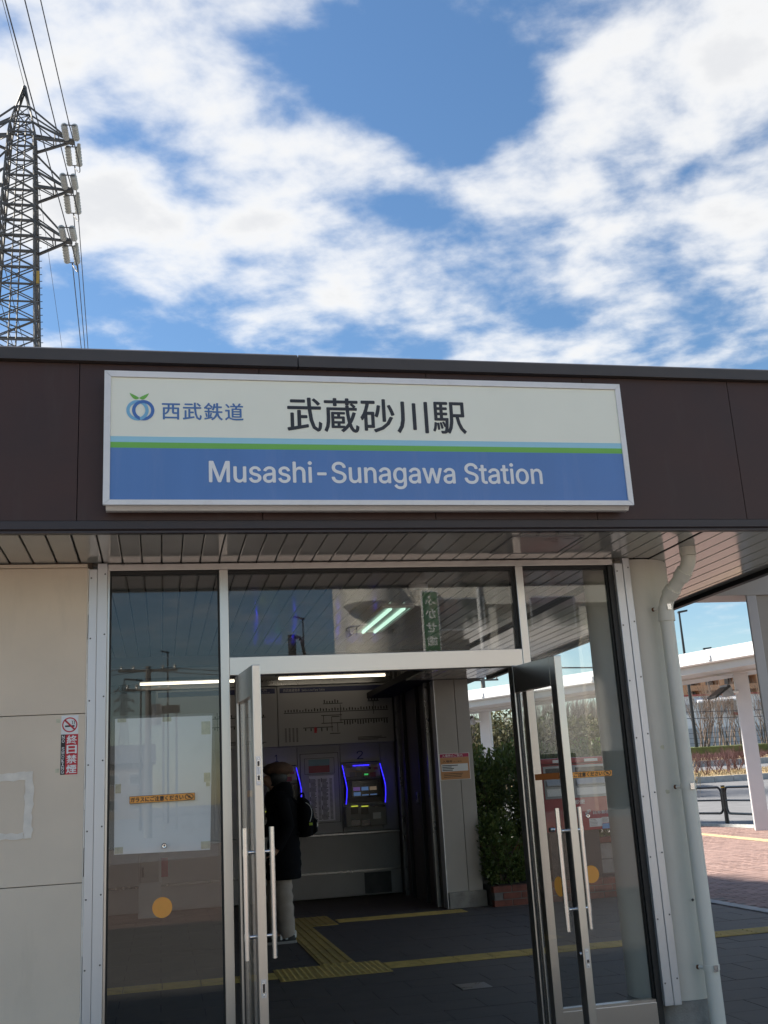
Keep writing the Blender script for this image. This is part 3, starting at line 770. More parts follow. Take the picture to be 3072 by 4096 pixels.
# beam and pillar of the side canopy
bp = PY(2974, 2381, 8.4); bz = bp.z
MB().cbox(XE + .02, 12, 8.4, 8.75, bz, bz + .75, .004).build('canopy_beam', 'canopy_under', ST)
px0 = PY(2975, 2386, 8.45).x
MB().cbox(px0, px0 + .10, 8.41, 8.428, -.01, bz + .02, .008).build('canopy_pillar', 'canopy_post', ST)
MB().cbox(px0 + .101, px0 + .55, 8.43, 8.555, -.01, bz + .01, .006).build('canopy_pillar', 'pillar', ST)
# ------------------------------------------------------------------ station sign
YS = 4.93
SG = thing('station_sign', 'wide station name sign box with ivory and blue face in a pale metal frame', 'sign')
sx0, sx1, sz0, sz1 = -.272, 2.462, 2.792, 3.482
fw = .030
ix0, ix1 = PY(441, 1750, YS).x, PY(2478, 1700, YS).x
iz1, iz0 = PY(441, 1505, YS).z, PY(441, 1998, YS).z
MB().box(sx0 + .012, sx1 - .012, YS + .022, YF - .002, sz0 + .010, sz1 - .008).build('box_body', 'sign_frame', SG)
MB().prism([(sx0 + .012, YS + .03, sz0 + .009), (sx0 + .012, YF - .02, sz0 + .009), (sx0 + .012, YF - .035, sz0 - .016), (sx0 + .012, YS + .05, sz0 - .016)], (sx1 - sx0 - .024, 0, 0)).build('drip_tray', 'sign_frame', SG)
def fbar(poly): MB().prism(poly, (0, .02, 0)).build('frame_bar', 'sign_frame', SG)
g_ = .0006
fbar([(sx0, YS, sz1), (sx1, YS, sz1), (ix1 - g_, YS, iz1 + g_), (ix0 + g_, YS, iz1 + g_)])
fbar([(sx0, YS, sz0), (sx1, YS, sz0), (ix1 - g_, YS, iz0), (ix0 + g_, YS, iz0)])
fbar([(sx0 - .0005, YS - .0006, sz0 + .001), (sx0 - .0005, YS - .0006, sz1 - .001), (ix0, YS - .0006, iz1 - .001), (ix0, YS - .0006, iz0 + .001)])
fbar([(sx1 + .0005, YS - .0006, sz0 + .001), (sx1 + .0005, YS - .0006, sz1 - .001), (ix1, YS - .0006, iz1 - .001), (ix1, YS - .0006, iz0 + .001)])
yb = YS + .008
za, zb_, zc_ = PY(441, 1744, yb).z, PY(441, 1767, yb).z, PY(441, 1790, yb).z
ix0 += .0005; ix1 -= .0005
MB().box(ix0, ix1, yb, yb + .01, za, iz1 - .001).build('face_panel', 'sign_white', SG)
MB().box(ix0, ix1, yb, yb + .01, zb_, za - .0002).build('stripe', 'sign_light_blue', SG)
MB().box(ix0, ix1, yb, yb + .01, zc_, zb_ - .0002).build('stripe', 'sign_green', SG)
MB().box(ix0, ix1, yb, yb + .01, iz0 + .001, zc_ - .0002).build('face_panel', 'sign_blue', SG)
yt = yb - .0015
def sbox(u0, v1, u1, v0):     # box on the face from pixel corners
    a, b = PY(u0, v0, yt), PY(u1, v1, yt); return a.x, b.x, (a.z + PY(u1, v0 + (u1 - u0) * .02, yt).z) / 2, b.z
def sign_text(body, a, b, c, d, m, bold, spacing=1.0):
    """a: top-left pixel, c: bottom-left, b: right end"""
    p0, p1 = PY(*c, yt), PY(*a, yt); w = PY(*b, yt).x - p0.x
    mb = MB(); text_to(mb, body, (p0.x, yt, p0.z), UX, UZ, w, p1.z - p0.z, bold, spacing); return mb.build('lettering', m, SG)
sign_text('武蔵砂川駅', (1150, 1588), (1866, 1700), (1150, 1727), None, 'sign_black', .028, 1.02)
sign_text('西武鉄道', (647, 1607), (974, 1650), (647, 1678), None, 'sign_text_blue', .030, 1.12)
# Latin name: cap height to descender
p0 = PY(836, 1929, yt); hcap = PY(836, 1843, yt).z - p0.z; w = PY(2172, 1930, yt).x - p0.x
a_, f_ = text_mesh('Musashi-Sunagawa Station', .026, 1.0); cap = text_mesh('M', .026)[0]; caph = cap[:, 1].max() - cap[:, 1].min(); base = cap[:, 1].min()
sx_ = w / (a_[:, 0].max() - a_[:, 0].min()); sz_ = hcap / caph
mb = MB(); mb.add([(p0.x + (q[0] - a_[:, 0].min()) * sx_, yt - .00008 * q[2], p0.z + (q[1] - base) * sz_) for q in a_], f_); mb.build('lettering', 'white_ink', SG)
# emblem: two linked rings and a two-leaf sprout
c1, c2 = PY(550, 1641, yt), PY(573, 1641, yt); ro = (PY(550, 1600, yt).z - PY(550, 1682, yt).z) / 2
em = bpy.data.objects.new('emblem', None); COL.objects.link(em); em.parent = SG
rr1, rr0 = ro, ro * .70
MB().ring((c1.x, yt, c1.z), rr0, rr1).build('emblem_ring', 'emblem_sky', em)
MB().ring((c2.x, yt - .0006, c2.z), rr0, rr1).build('emblem_ring', 'emblem_blue', em)
arc = MB(); n = 20                # the pale ring passes over the dark one on the right
for k in range(n):
    a0, a1 = R(-75 + 105 * k / n), R(-75 + 105 * (k + 1) / n)
    arc.add([(c1.x + r * math.cos(a), yt - .0012, c1.z + r * math.sin(a)) for a, r in ((a0, rr0), (a0, rr1), (a1, rr1), (a1, rr0))], [(0, 1, 2, 3)])
arc.build('emblem_ring', 'emblem_sky', em)
lc = PY(557, 1592, yt); lw = PY(596, 1585, yt).x - lc.x; lh = PY(557, 1571, yt).z - lc.z
for s in (-1, 1):
    vs = []
    for k in range(13): t = k / 12; vs.append((lc.x + s * lw * t, yt, lc.z + lh * (t ** .8) * .95))
    for k in range(12, 0, -1): t = k / 12; vs.append((lc.x + s * lw * t, yt, lc.z + lh * (t ** .8) * .95 - lh * .75 * math.sin(math.pi * t) ** .8 * (1 if t < 1 else 0)))
    MB().add(vs, [tuple(range(len(vs)))]).build('emblem_leaf', 'sign_green', em)

# ------------------------------------------------------------------ downpipe on the column
DP = thing('downpipe', 'cream painted rain downpipe with an offset bend beside the round column', 'pipe')
dpx, dpy, dr = 2.967, 5.70, .041
top = PZ(2743, 2190, ZS)
tx, ty = 3.052, 5.50
MB().tube([(tx, ty, ZS), (tx, ty, ZS - .05)], .047, 28).build('socket', 'pipe', DP, True)
def bend(p, q, r_, n=8):
    pass
b0, b1 = Vector((tx, ty, ZS - .10)), Vector((dpx, dpy, 2.40))
def arc_pts(p, c, q, n=7):
    p, c, q = Vector(p), Vector(c), Vector(q)
    return [(1 - t) ** 2 * p + 2 * t * (1 - t) * c + t * t * q for t in [k / n for k in range(n + 1)]]
dd = (b1 - b0).normalized()
pts1 = arc_pts((tx, ty, ZS - .05), b0, b0 + dd * .06)
pts2 = arc_pts(b1 - dd * .06, b1, (dpx, dpy, 2.33))
MB().tube(pts1, .0425, 28).build('elbow', 'pipe', DP, True)
MB().tube([b0 + dd * .05, b0 + dd * .105], .049, 28).build('socket', 'pipe', DP, True)
MB().tube([b0 + dd * .06, b1 - dd * .06], dr, 28).build('pipe_run', 'pipe', DP, True)
MB().tube([b1 - dd * .105, b1 - dd * .05], .049, 28).build('socket', 'pipe', DP, True)
MB().tube(pts2, .0425, 28).build('elbow', 'pipe', DP, True)
MB().tube([(dpx, dpy, 2.345), (dpx, dpy, 2.285)], .049, 28).build('socket', 'pipe', DP, True)
MB().tube([(dpx, dpy, 2.33), (dpx, dpy, -.01)], dr, 28).build('pipe_run', 'pipe', DP, True)
for v in (2430, 3145, 3872):
    u = 2663 + (v - 2430) * .1255; z = PY(u, v, 5.68).z
    cl = MB().tube([(dpx, dpy, z - .014), (dpx, dpy, z + .014)], dr + .004, 28).build('clamp', 'pipe', DP, True)
    MB().box(dpx - .012, dpx + .012, dpy - dr - .012, dpy - dr - .003, z - .017, z + .017).build('clamp_bolt', 'steel_bar', cl)
    MB().tube([(dpx - dr * .9, dpy + .015, z), (dpx - dr - .014, dpy + .045, z)], .010, 8).build('clamp_arm', 'pipe', cl)
    MB().tube([(dpx - dr - .012, dpy + .040, z), (dpx - dr - .018, dpy + .05, z)], .012, 8).build('clamp_anchor', 'rust', cl)
p = PY(2768, 3599, 5.79); MB().disc((p.x, 5.785 - .003, p.z), .008, 10).build('plug', 'screw', DP)

# ------------------------------------------------------------------ stickers and notices
NS = thing('no_smoking_sticker', 'tall no smoking sticker, white, red and black, on the cream wall', 'sticker')
yw = WY - .0012
a, b = PY(246, 2863, yw), PY(314, 2863, yw); zc1 = PY(280, 2937, yw).z; zb0 = PY(275, 3098, yw).z
nx0, nx1, nz1 = a.x, b.x, a.z
MB().box(nx0, nx1, yw, WY - .0002, zc1, nz1).build('white_field', 'white_ink', NS)
xs_ = nx0 + (nx1 - nx0) * .27
MB().box(nx0, xs_, yw, WY - .0002, zb0, zc1 - .0001).build('black_field', 'black_ink', NS)
MB().box(xs_ + .0001, nx1, yw, WY - .0002, zb0, zc1 - .0001).build('red_field', 'red_ink', NS)
yk = yw - .0005
m = MB(); vtext(m, '終日禁煙', xs_ + .006, nx1 - .005, zc1 - .002, zb0 + .003, yk, .05); m.build('lettering', 'white_ink', NS)
m = MB(); vtext(m, 'NO SMOKING', nx0 + .005, xs_ - .005, zc1 - .004, zb0 + .004, yk, .02); m.build('lettering', 'white_ink', NS)
cxs, czs, rs = (nx0 + nx1) / 2, (zc1 + nz1) / 2, (nx1 - nx0) * .45
m = MB().box(cxs - rs * .62, cxs + rs * .62, yk, yw - .0001, czs - rs * .28, czs - rs * .06)
for k in range(2):
    m.tube([(cxs + rs * (.28 + .25 * k) + rs * .10 * math.sin(t * 3.2), yk, czs + rs * (.05 + .5 * t)) for t in [i / 7 for i in range(8)]], .0016, 5)
m.build('cigarette', 'black_ink', NS)
m = MB().ring((cxs, yk - .0003, czs), rs * .84, rs, 40)
dq = rs * .92 * .7071; w_ = rs * .08
m.add([(cxs - dq - w_, yk - .0003, czs + dq - w_), (cxs - dq + w_, yk - .0003, czs + dq + w_), (cxs + dq + w_, yk - .0003, czs - dq + w_), (cxs + dq - w_, yk - .0003, czs - dq - w_)], [(0, 1, 2, 3)])
m.build('prohibition_ring', 'red_ink', NS)

def caution(label, tl, tr, bl, br, y):
    o = thing('caution_sticker', label, 'sticker')
    TL, TR, BL, BR = [PY(*q, y) for q in (tl, tr, bl, br)]
    MB().prism([BL, BR, TR, TL], (0, .0008, 0)).build('strip', 'orange', o)
    e = .0035
    ux = (BR - BL); w = ux.length; ux = ux / w; uz = (TL - BL); h = uz.length; uz = uz / h
    off = Vector((0, -.0006, 0))
    m = MB(); text_to(m, 'ガラスにご注意ください', BL + ux * w * .012 + uz * h * .14 + off, ux, uz, w * .815, h * .74, .075)
    m.build('lettering', 'black_ink', o)
    m = MB(); c = BL + ux * w * .915 + uz * h * .5 + off; n = 30
    rw, rh = w * .068, h * .44
    for k in range(n):
        a0, a1 = 2 * math.pi * k / n, 2 * math.pi * (k + 1) / n
        m.add([c + ux * rw * q * math.cos(a) + uz * rh * q * math.sin(a) for a, q in ((a0, .82), (a0, 1), (a1, 1), (a1, .82))], [(0, 1, 2, 3)])
    m.quad(c + ux * -rw * .66 + uz * rh * .50, c + ux * -rw * .50 + uz * rh * .66, c + ux * rw * .66 + uz * -rh * .50, c + ux * rw * .50 + uz * -rh * .66)
    for k in range(4):        # the little hand inside the ring
        m.quad(*[c + ux * rw * (-.25 + .14 * k + a) + uz * rh * b + off * .3 for a, b in ((0, -.35), (.09, -.35), (.09, .45 - .05 * abs(k - 1)), (0, .45 - .05 * abs(k - 1)))])
    m.build('pictogram', 'black_ink', o)
    bd = MB()
    for (p, q) in ((BL, BR), (TL, TR), (BL, TL), (BR, TR)):
        t = (q - p).normalized(); nrm = Vector((-t.z, 0, t.x)) * .0009
        bd.quad(p - nrm + off * .5, q - nrm + off * .5, q + nrm + off * .5, p + nrm + off * .5)
    bd.build('border', 'black_ink', o)
YO = YG - .0055
caution('orange glass warning strip across the taped white notice', (518, 3187), (779, 3171), (518, 3215), (779, 3199), YO)
caution('orange glass warning strip on the pane in front of the red post box', (2225, 3093), (2448, 3080), (2225, 3118), (2448, 3103), YO)
def dot(label, u, v, r):
    p = PY(u, v, YO); o = MB().disc((p.x, YO, p.z), r, 40).build('warning_dot', 'orange'); tag(o, label, 'sticker', 'orange dots on the fixed panes')
dot('orange warning dot below the taped white notice', 649, 3630, .0505)
dot('orange warning dot on the pane below the red post box', 2365, 3497, .047)
def knob(label, u, v):
    p = PY(u, v, YO); o = thing('glass_fixing', label, 'fixing', 'round steel fixings on the fixed panes')
    MB().lathe((0, 0, 0), [(.013, 0), (.013, .005), (.010, .008), (.003, .007)], 24).xf(Matrix.Translation((p.x, YG - .0045, p.z)) @ Matrix.Rotation(R(90), 4, 'X')).build('cap', 'steel_bar', o, True)
    MB().lathe((0, 0, 0), [(.005, .0072), (.004, .0095)], 12).xf(Matrix.Translation((p.x, YG - .0045, p.z)) @ Matrix.Rotation(R(90), 4, 'X')).build('pin', 'screw', o, True)
knob('round steel fixing at the foot of the taped white notice', 657, 3383)
knob('round steel fixing on the pane beside the post box lettering', 2351, 3263)

# white notice taped behind the left pane
NT = thing('taped_notice', 'blank white sheet in a plastic sleeve taped inside the glass', 'notice')
yn = YG + .007
q = [PY(*c, yn) for c in ((456, 3419), (841, 3399), (849, 2862), (460, 2876))]
MB().prism(q, (0, .002, 0)).build('sheet', 'paper', NT)
plast = bpy.data.materials.new('clear plastic'); plast.use_nodes = True
nt = plast.node_tree; nt.nodes.clear(); o_ = nt.nodes.new('ShaderNodeOutputMaterial'); t_ = nt.nodes.new('ShaderNodeBsdfTransparent'); d_ = nt.nodes.new('ShaderNodeBsdfPrincipled'); d_.inputs['Base Color'].default_value = (.55, .57, .57, 1); d_.inputs['Roughness'].default_value = .25
x_ = nt.nodes.new('ShaderNodeMixShader'); x_.inputs[0].default_value = .20; nt.links.new(t_.outputs[0], x_.inputs[1]); nt.links.new(d_.outputs[0], x_.inputs[2]); nt.links.new(x_.outputs[0], o_.inputs[0])
M['plastic'] = plast
nx, nz = 24, 30; vs = []
a0, a1, a2, a3 = [PY(*c, yn + .004) for c in ((434, 3462), (878, 3424), (856, 2850), (448, 2868))]
for j in range(nz + 1):
    for i in range(nx + 1):
        s, t = i / nx, j / nz
        p = (a0 * (1 - s) + a1 * s) * (1 - t) + (a3 * (1 - s) + a2 * s) * t
        p.y += .004 + .003 * math.sin(7 * s + 5 * t) * math.sin(11 * t) + .004 * math.sin(30 * t + 3 * s) * max(0, .12 - t) * 6
        vs.append(p)
m = MB(); m.add(vs, [(j * (nx + 1) + i, j * (nx + 1) + i + 1, (j + 1) * (nx + 1) + i + 1, (j + 1) * (nx + 1) + i) for j in range(nz) for i in range(nx)]); m.build('plastic_sleeve', 'plastic', NT, True)
for (u0, v0, u1, v1) in ((806, 2885, 841, 2938), (650, 2868, 685, 2887), (461, 3136, 484, 3174), (816, 3090, 841, 3128), (458, 3388, 492, 3416), (804, 3364, 840, 3396), (470, 2874, 505, 2890), (824, 3128, 839, 3145)):
    a, b = PY(u0, v1, yn), PY(u1, v0, yn); MB().box(a.x, b.x, yn - .0016, yn - .0002, a.z, b.z).build('tape', 'tape', NT)

# poster on the pillar
PP = thing('pillar_notice', 'orange and crimson platform ticket notice on the hall pillar', 'poster')
yp = ply - .0035
a, b = PY(1763, 3122, yp), PY(1876, 3010, yp)
def pp(x0, x1, z0, z1, m, nm, dy=0):
    w, h = b.x - a.x, b.z - a.z
    return MB().box(a.x + w * x0, a.x + w * x1, yp - dy, yp - dy + .0008, a.z + h * z0, a.z + h * z1).build(nm, m, PP)
M['poster_orange'] = mat('poster orange', (.62, .30, .12), .5); M['poster_crimson'] = mat('poster crimson', (.48, .03, .10), .5)
pp(0, 1, 0, 1, 'white_ink', 'sheet'); pp(.02, .98, .015, .84, 'poster_orange', 'field', .001); pp(.02, .98, .845, .985, 'poster_crimson', 'header', .001); pp(.05, .93, .32, .60, 'white_ink', 'field', .0022)
w, h = b.x - a.x, b.z - a.z
m = MB(); text_to(m, '入場券のご案内', (a.x + w * .09, yp - .0018, a.z + h * .862), UX, UZ, w * .68, h * .105, .02); m.build('lettering', 'white_ink', PP)
m = MB(); text_to(m, '入場券', (a.x + w * .10, yp - .0018, a.z + h * .655), UX, UZ, w * .33, h * .09, .03); text_to(m, 'のご案内', (a.x + w * .46, yp - .0018, a.z + h * .66), UX, UZ, w * .27, h * .05, .0)
for k in range(4): m.box(a.x + w * .08, a.x + w * rng.uniform(.35, .62), yp - .0034, yp - .003, a.z + h * (.35 + .06 * k), a.z + h * (.38 + .06 * k))
for k in range(3): m.box(a.x + w * .12, a.x + w * rng.uniform(.6, .85), yp - .0020, yp - .0016, a.z + h * (.10 + .06 * k), a.z + h * (.12 + .06 * k))
m.build('lettering', 'black_ink', PP)
# ------------------------------------------------------------------ ticket hall fittings
def A(x, y, Y): return PY(1000 + .42194 * x, 2650 + .42194 * y, Y)
YM = 15.12                                   # face of the ticket wall
tp = lambda x, y: A(x, y, YM)
# lower front below the counter
TC = thing('ticket_counter', 'long grey counter front with steel shelf below the ticket machines', 'counter')
cz = A(1000, 1607, 14.9).z
MB().cbox(-2.2, 3.27, 14.86, 15.215, cz - .03, cz, .004).build('shelf', 'counter', TC)
zl = PY(1500, 3482, 14.98).z
MB().box(-2.2, 3.26, 14.98, 15.2, zl + .03, cz - .031).build('front_panel', 'wall_int', TC)
MB().box(-2.2, 3.27, 14.94, 15.2, zl, zl + .029).build('ledge', 'counter', TC)
MB().box(-2.2, 3.26, 15.0, 15.2, .03, zl - .001).build('front_panel', 'wall_int', TC)
M['dark_patch'] = mat('dark mottled panel', (.06, .062, .07), .5, var=.4, scale=5)
MB().box(2.76, 3.14, 14.994, 14.999, .04, zl - .02).build('dark_panel', 'dark_patch', TC)  # dark mottled rectangle low on the counter front
# wall panels between the machines
WP = thing('ticket_wall', 'panelled ticket wall carrying machine numbers one and two', 'wall')
z_lo, z_hi = cz + .001, tp(900, 775).z
xj = [-2.2, .1, .72, 1.32, tp(443, 800).x, tp(850, 775).x, tp(1225, 760).x, 3.3]
for a, b in zip(xj[:-1], xj[1:]): MB().cbox(a + .003, b - .003, YM, YM + .08, z_lo, z_hi, .002).build('wall_panel', 'wall_int', WP)
m = MB(); c0, c1 = tp(1013, 918), tp(1070, 835); text_to(m, '2', (c0.x, YM - .002, c0.z), UX, UZ, c1.x - c0.x, c1.z - c0.z, .0); m.build('lettering', 'map_blue', WP)
m = MB(); c0, c1 = tp(236, 945), tp(268, 875); text_to(m, '1', (c0.x, YM - .002, c0.z), UX, UZ, c1.x - c0.x, c1.z - c0.z, .0); m.build('lettering', 'map_blue', WP)

def bars(m, x0, x1, z0, z1, y, n, thick, lo=.6, hi=1.0):
    for k in range(n):
        z = z0 + (z1 - z0) * (k + .5) / n; m.box(x0, x0 + (x1 - x0) * rng.uniform(lo, hi), y - .0015, y, z - thick / 2, z + thick / 2)
# fare maps
def fare_map(x0, x1, z0, z1, label, seed, full):
    o = thing('fare_map', label, 'map board', 'fare maps above the ticket machines')
    y = YM - .10
    MB().cbox(x0, x1, y, YM + .08, z0, z1, .006).build('board', 'map_white', o)
    w, h = x1 - x0, z1 - z0
    MB().box(x0 + w * .02, x1 - w * .015, y - .003, y - .0005, z1 - h * .115, z1 - h * .03).build('header', 'map_blue', o)
    m = MB()
    if full:
        text_to(m, '西武線運賃表', (x0 + w * .05, y - .0045, z1 - h * .098), UX, UZ, w * .145, h * .05, .02)
        text_to(m, 'Seibu Line Fare Table', (x0 + w * .21, y - .0045, z1 - h * .095), UX, UZ, w * .20, h * .036, .0)
    else:
        text_to(m, '運賃表', (x1 - w * .22, y - .0045, z1 - h * .075), UX, UZ, w * .14, h * .038, .02); text_to(m, 'Fare Table', (x1 - w * .24, y - .0045, z1 - h * .108), UX, UZ, w * .18, h * .026, .0)
    m.build('lettering', 'map_white', o)
    m = MB(); rg = random.Random(seed); yl = y - .002
    def hl(s0, s1, t, th=.010): m.box(x0 + w * s0, x0 + w * s1, yl, yl + .001, z0 + h * t - th / 2, z0 + h * t + th / 2)
    def vl(s, t0, t1, th=.008): m.box(x0 + w * s - th / 2, x0 + w * s + th / 2, yl - .0012, yl - .0002, z0 + h * t0, z0 + h * t1)
    def ticks(s0, s1, t, n, up, L=.055):
        for k in range(n):
            s = s0 + (s1 - s0) * (k + .5) / n; l = L * rg.uniform(.5, 1)
            m.box(x0 + w * s - .008, x0 + w * s + .008, yl - .0024, yl - .0014, z0 + h * (t if up else t - l), z0 + h * (t + l if up else t))
    if full:
        hl(.05, .96, .545); ticks(.05, .96, .56, 36, True); hl(.39, .56, .68); ticks(.39, .53, .69, 6, True, .06); hl(.78, .88, .70); ticks(.78, .88, .71, 4, True); vl(.83, .48, .70)
        hl(.37, .55, .485); hl(.37, .56, .355); vl(.39, .36, .49); vl(.54, .36, .66); vl(.46, .22, .46); hl(.46, .53, .46); vl(.51, .20, .36); hl(.44, .53, .18); hl(.21, .47, .29); ticks(.21, .44, .28, 5, False, .06)
        hl(.53, .955, .40); ticks(.56, .955, .39, 17, False, .075)
        for k in range(4):
            for q in range(13): m.box(x0 + w * (.055 + .032 * k), x0 + w * (.055 + .032 * k + .016), yl, yl + .001, z0 + h * (.07 + .018 * q), z0 + h * (.079 + .018 * q))
        for k in range(3): m.box(x0 + w * .68, x0 + w * rg.uniform(.85, .95), yl, yl + .001, z0 + h * (.05 + .022 * k), z0 + h * (.06 + .022 * k))
    else:
        hl(.1, .9, .5); ticks(.1, .9, .51, 24, True); hl(.3, .7, .36); ticks(.3, .7, .35, 10, False); vl(.5, .3, .6)
        for k in range(3): m.box(x0 + w * .6, x0 + w * rg.uniform(.8, .95), yl, yl + .001, z0 + h * (.06 + .022 * k), z0 + h * (.07 + .022 * k))
    m.build('route_lines', 'black_ink', o)
    if full: MB().box(x0 + w * .305, x0 + w * .327, yl - .004, yl - .0026, z0 + h * .20, z0 + h * .29).build('station_mark', 'red_ink', o)
tm = lambda x, y: A(x, y, YM - .1)
bx0, bx1 = tm(262, 500).x, tm(1350, 400).x; bz0, bz1 = tm(800, 775).z, tm(900, 205).z
fare_map(bx0 + .004, bx1, bz0, bz1, 'large fare map board with a blue header above machine two', 3, True)
fare_map(bx0 - 1.70, bx0 - .004, bz0, bz1, 'fare map board partly hidden by the open door', 5, False)
MB().cbox(-2.2, 3.33, YM - .16, YM + .1, bz1 + .004, bz1 + .09, .006).build('lamp_rail', 'counter', WP)
MB().cbox(bx1 + .02, 3.335, YM - .04, YM + .08, z_hi + .004, bz1, .004).build('wall_panel', 'wall_side', WP)
# timetable panel
TT = thing('timetable_panel', 'framed fare table with a blue and red leaflet between the two machines', 'poster panel')
a, b = tp(492, 1535), tp(832, 852)
x0, x1, z0, z1 = a.x, b.x, a.z, b.z; w, h = x1 - x0, z1 - z0
MB().cbox(x0, x1, YM - .018, YM - .001, z0, z1, .004).build('panel', 'wall_int', TT)
fr = MB()
for (a0, a1, c0, c1) in ((0, 1, 0, .006), (0, 1, .994, 1), (0, .014, .0061, .9939), (.986, 1, .0061, .9939)): fr.box(x0 + w * a0, x0 + w * a1, YM - .022, YM - .0185, z0 + h * c0, z0 + h * c1)
fr.build('frame', 'black_ink', TT)
fr = MB()
for (a0, a1, c0, c1) in ((.11, .89, .70, .705), (.11, .89, .925, .93), (.11, .12, .7051, .9249), (.88, .89, .7051, .9249)): fr.box(x0 + w * a0, x0 + w * a1, YM - .021, YM - .0186, z0 + h * c0, z0 + h * c1)
fr.build('inner_frame', 'black_ink', TT)
M['leaflet_blue'] = mat('leaflet blue', (.16, .32, .38), .4); M['leaflet_red'] = mat('leaflet red', (.34, .03, .06), .4)
MB().box(x0 + w * .22, x0 + w * .76, YM - .021, YM - .0187, z0 + h * .82, z0 + h * .91).build('leaflet', 'leaflet_blue', TT)
MB().box(x0 + w * .22, x0 + w * .76, YM - .021, YM - .0187, z0 + h * .72, z0 + h * .8195).build('leaflet', 'leaflet_red', TT)
MB().box(x0 + w * .22, x0 + w * .86, YM - .021, YM - .0187, z0 + h * .03, z0 + h * .675).build('sheet', 'paper', TT)
m = MB()
for c in (.25, .55):
    for k in range(34):
        z = z0 + h * (.05 + .0172 * k); m.box(x0 + w * c, x0 + w * (c + rng.uniform(.10, .16)), YM - .0222, YM - .0212, z, z + h * .008); m.box(x0 + w * (c + .19), x0 + w * (c + .26), YM - .0222, YM - .0212, z, z + h * .007)
    for k in range(5): z = z0 + h * (.06 + .13 * k); m.box(x0 + w * (c - .022), x0 + w * (c - .006), YM - .0222, YM - .0212, z, z + h * .06)
m.build('table_rows', 'black_ink', TT)

# ticket machines
led = emit('blue light strip', (.03, .02, 1.0), 1.1); M['led'] = led
M['slot_light'] = emit('yellow slot light', (.55, .62, .06), .42); M['green_disp'] = emit('green display', (.05, .5, .12), .35)
M['screen'] = mat('dark screen', (.01, .011, .016), .2)
M['key_a'] = emit('screen key violet', (.09, .05, .16), .35); M['key_b'] = emit('screen key blue', (.06, .11, .22), .35); M['key_c'] = emit('screen key brown', (.13, .10, .07), .35)
M['machine_cream'] = mat('machine cream', (.55, .46, .30), .5); M['machine_grey'] = mat('machine grey', (.30, .295, .28), .45); M['machine_brown'] = mat('machine brown', (.10, .085, .07), .4); M['pink_label'] = mat('pink label', (.42, .12, .14), .5)
def machine(dx, label):
    o = thing('ticket_machine', label, 'ticket machine', 'touch screen ticket machines')
    f = lambda x, y, Y=YM - .06: A(x, y, Y) + Vector((dx, 0, 0))
    def bx(xa, ya, xb, yb_, y0, y1, m, nm, p=o, c=.003):
        a, b = f(xa, yb_, y0), f(xb, ya, y0); return MB().cbox(a.x, b.x, y0, y1, a.z, b.z, c).build(nm, m, p)
    bx(862, 930, 1228, 958, YM - .05, YM - .002, 'map_blue', 'header')
    bx(885, 962, 1232, 1090, YM - .10, YM - .003, 'machine_cream', 'upper_panel')
    bx(905, 1096, 1250, 1335, YM - .08, YM - .003, 'machine_brown', 'screen_surround')
    s = bx(970, 1112, 1218, 1278, YM - .09, YM - .081, 'screen', 'screen', c=.002)
    for i, (xx, yy) in enumerate(((980, 1180), (1058, 1176), (1135, 1172), (985, 1228), (1062, 1248), (1140, 1242))):
        bx(xx, yy, xx + 64, yy + (38 if i < 4 else 14), YM - .094, YM - .0905, ('key_a', 'key_b', 'key_c', 'key_b', 'key_b', 'key_b')[i], 'key', s, .001)
    bx(915, 1345, 1292, 1562, YM - .20, YM - .003, 'machine_grey', 'lower_body', c=.008)
    for xx in (958, 1055):
        bx(xx, 1372, xx + 66, 1440, YM - .206, YM - .201, 'machine_brown', 'slot', c=.001); bx(xx + 2, 1356, xx + 66, 1368, YM - .208, YM - .201, 'slot_light', 'slot_light', c=.001)
        bx(xx + 8, 1490, xx + 84, 1548, YM - .206, YM - .201, 'screen', 'tray', c=.001)
    bx(1165, 1345, 1280, 1372, YM - .206, YM - .201, 'screen', 'receipt_slot', c=.001); bx(1168, 1418, 1240, 1482, YM - .204, YM - .201, 'white_ink', 'label_sheet', c=.0005)
    for xx, m in ((948, 'machine_grey'), (1010, 'machine_grey'), (1074, 'screen'), (1140, 'pink_label')): bx(xx, 1038, xx + 52, 1084, YM - .108, YM - .101, m, 'coin_panel', c=.001)
    bx(1084, 1052, 1120, 1068, YM - .110, YM - .1085, 'green_disp', 'display', c=.0005)
    bx(1010, 985, 1050, 1026, YM - .106, YM - .101, 'grey_metal', 'coin_slot', c=.001); bx(1125, 988, 1146, 1010, YM - .106, YM - .101, 'black_ink', 'sensor', c=.001); bx(1172, 988, 1210, 1016, YM - .106, YM - .101, 'pink_label', 'label_sheet', c=.001)
    bx(975, 966, 1130, 982, YM - .112, YM - .101, 'led', 'light_bar', c=.002)
    m = MB(); t0 = f(912, 1000, YM - .1035); t1 = f(965, 984, YM - .1035); text_to(m, '西武鉄道', (t0.x, YM - .1035, t0.z), UX, UZ, t1.x - t0.x, t1.z - t0.z, .02); m.build('lettering', 'black_ink', o)
    for pts in (((874, 975), (893, 1060), (914, 1160), (921, 1200), (918, 1275), (912, 1345)), ((1231, 955), (1248, 1020), (1268, 1090), (1284, 1160), (1287, 1235), (1283, 1325))):
        ys = [YM - .10, YM - .11, YM - .13, YM - .15, YM - .17, YM - .20]
        MB().tube([f(x, y, Y - .012) for (x, y), Y in zip(pts, ys)], .005, 6).build('light_strip', 'led', o, True)
        MB().prism([f(*pts[0], YM - .10), f(*pts[2], YM - .13), f(*pts[5], YM - .20), f(*pts[5], YM - .02), f(*pts[0], YM - .02)], (.012 if pts[0][0] < 1000 else -.012, 0, 0)).build('side_cheek', 'wall_dark', o)
    return o
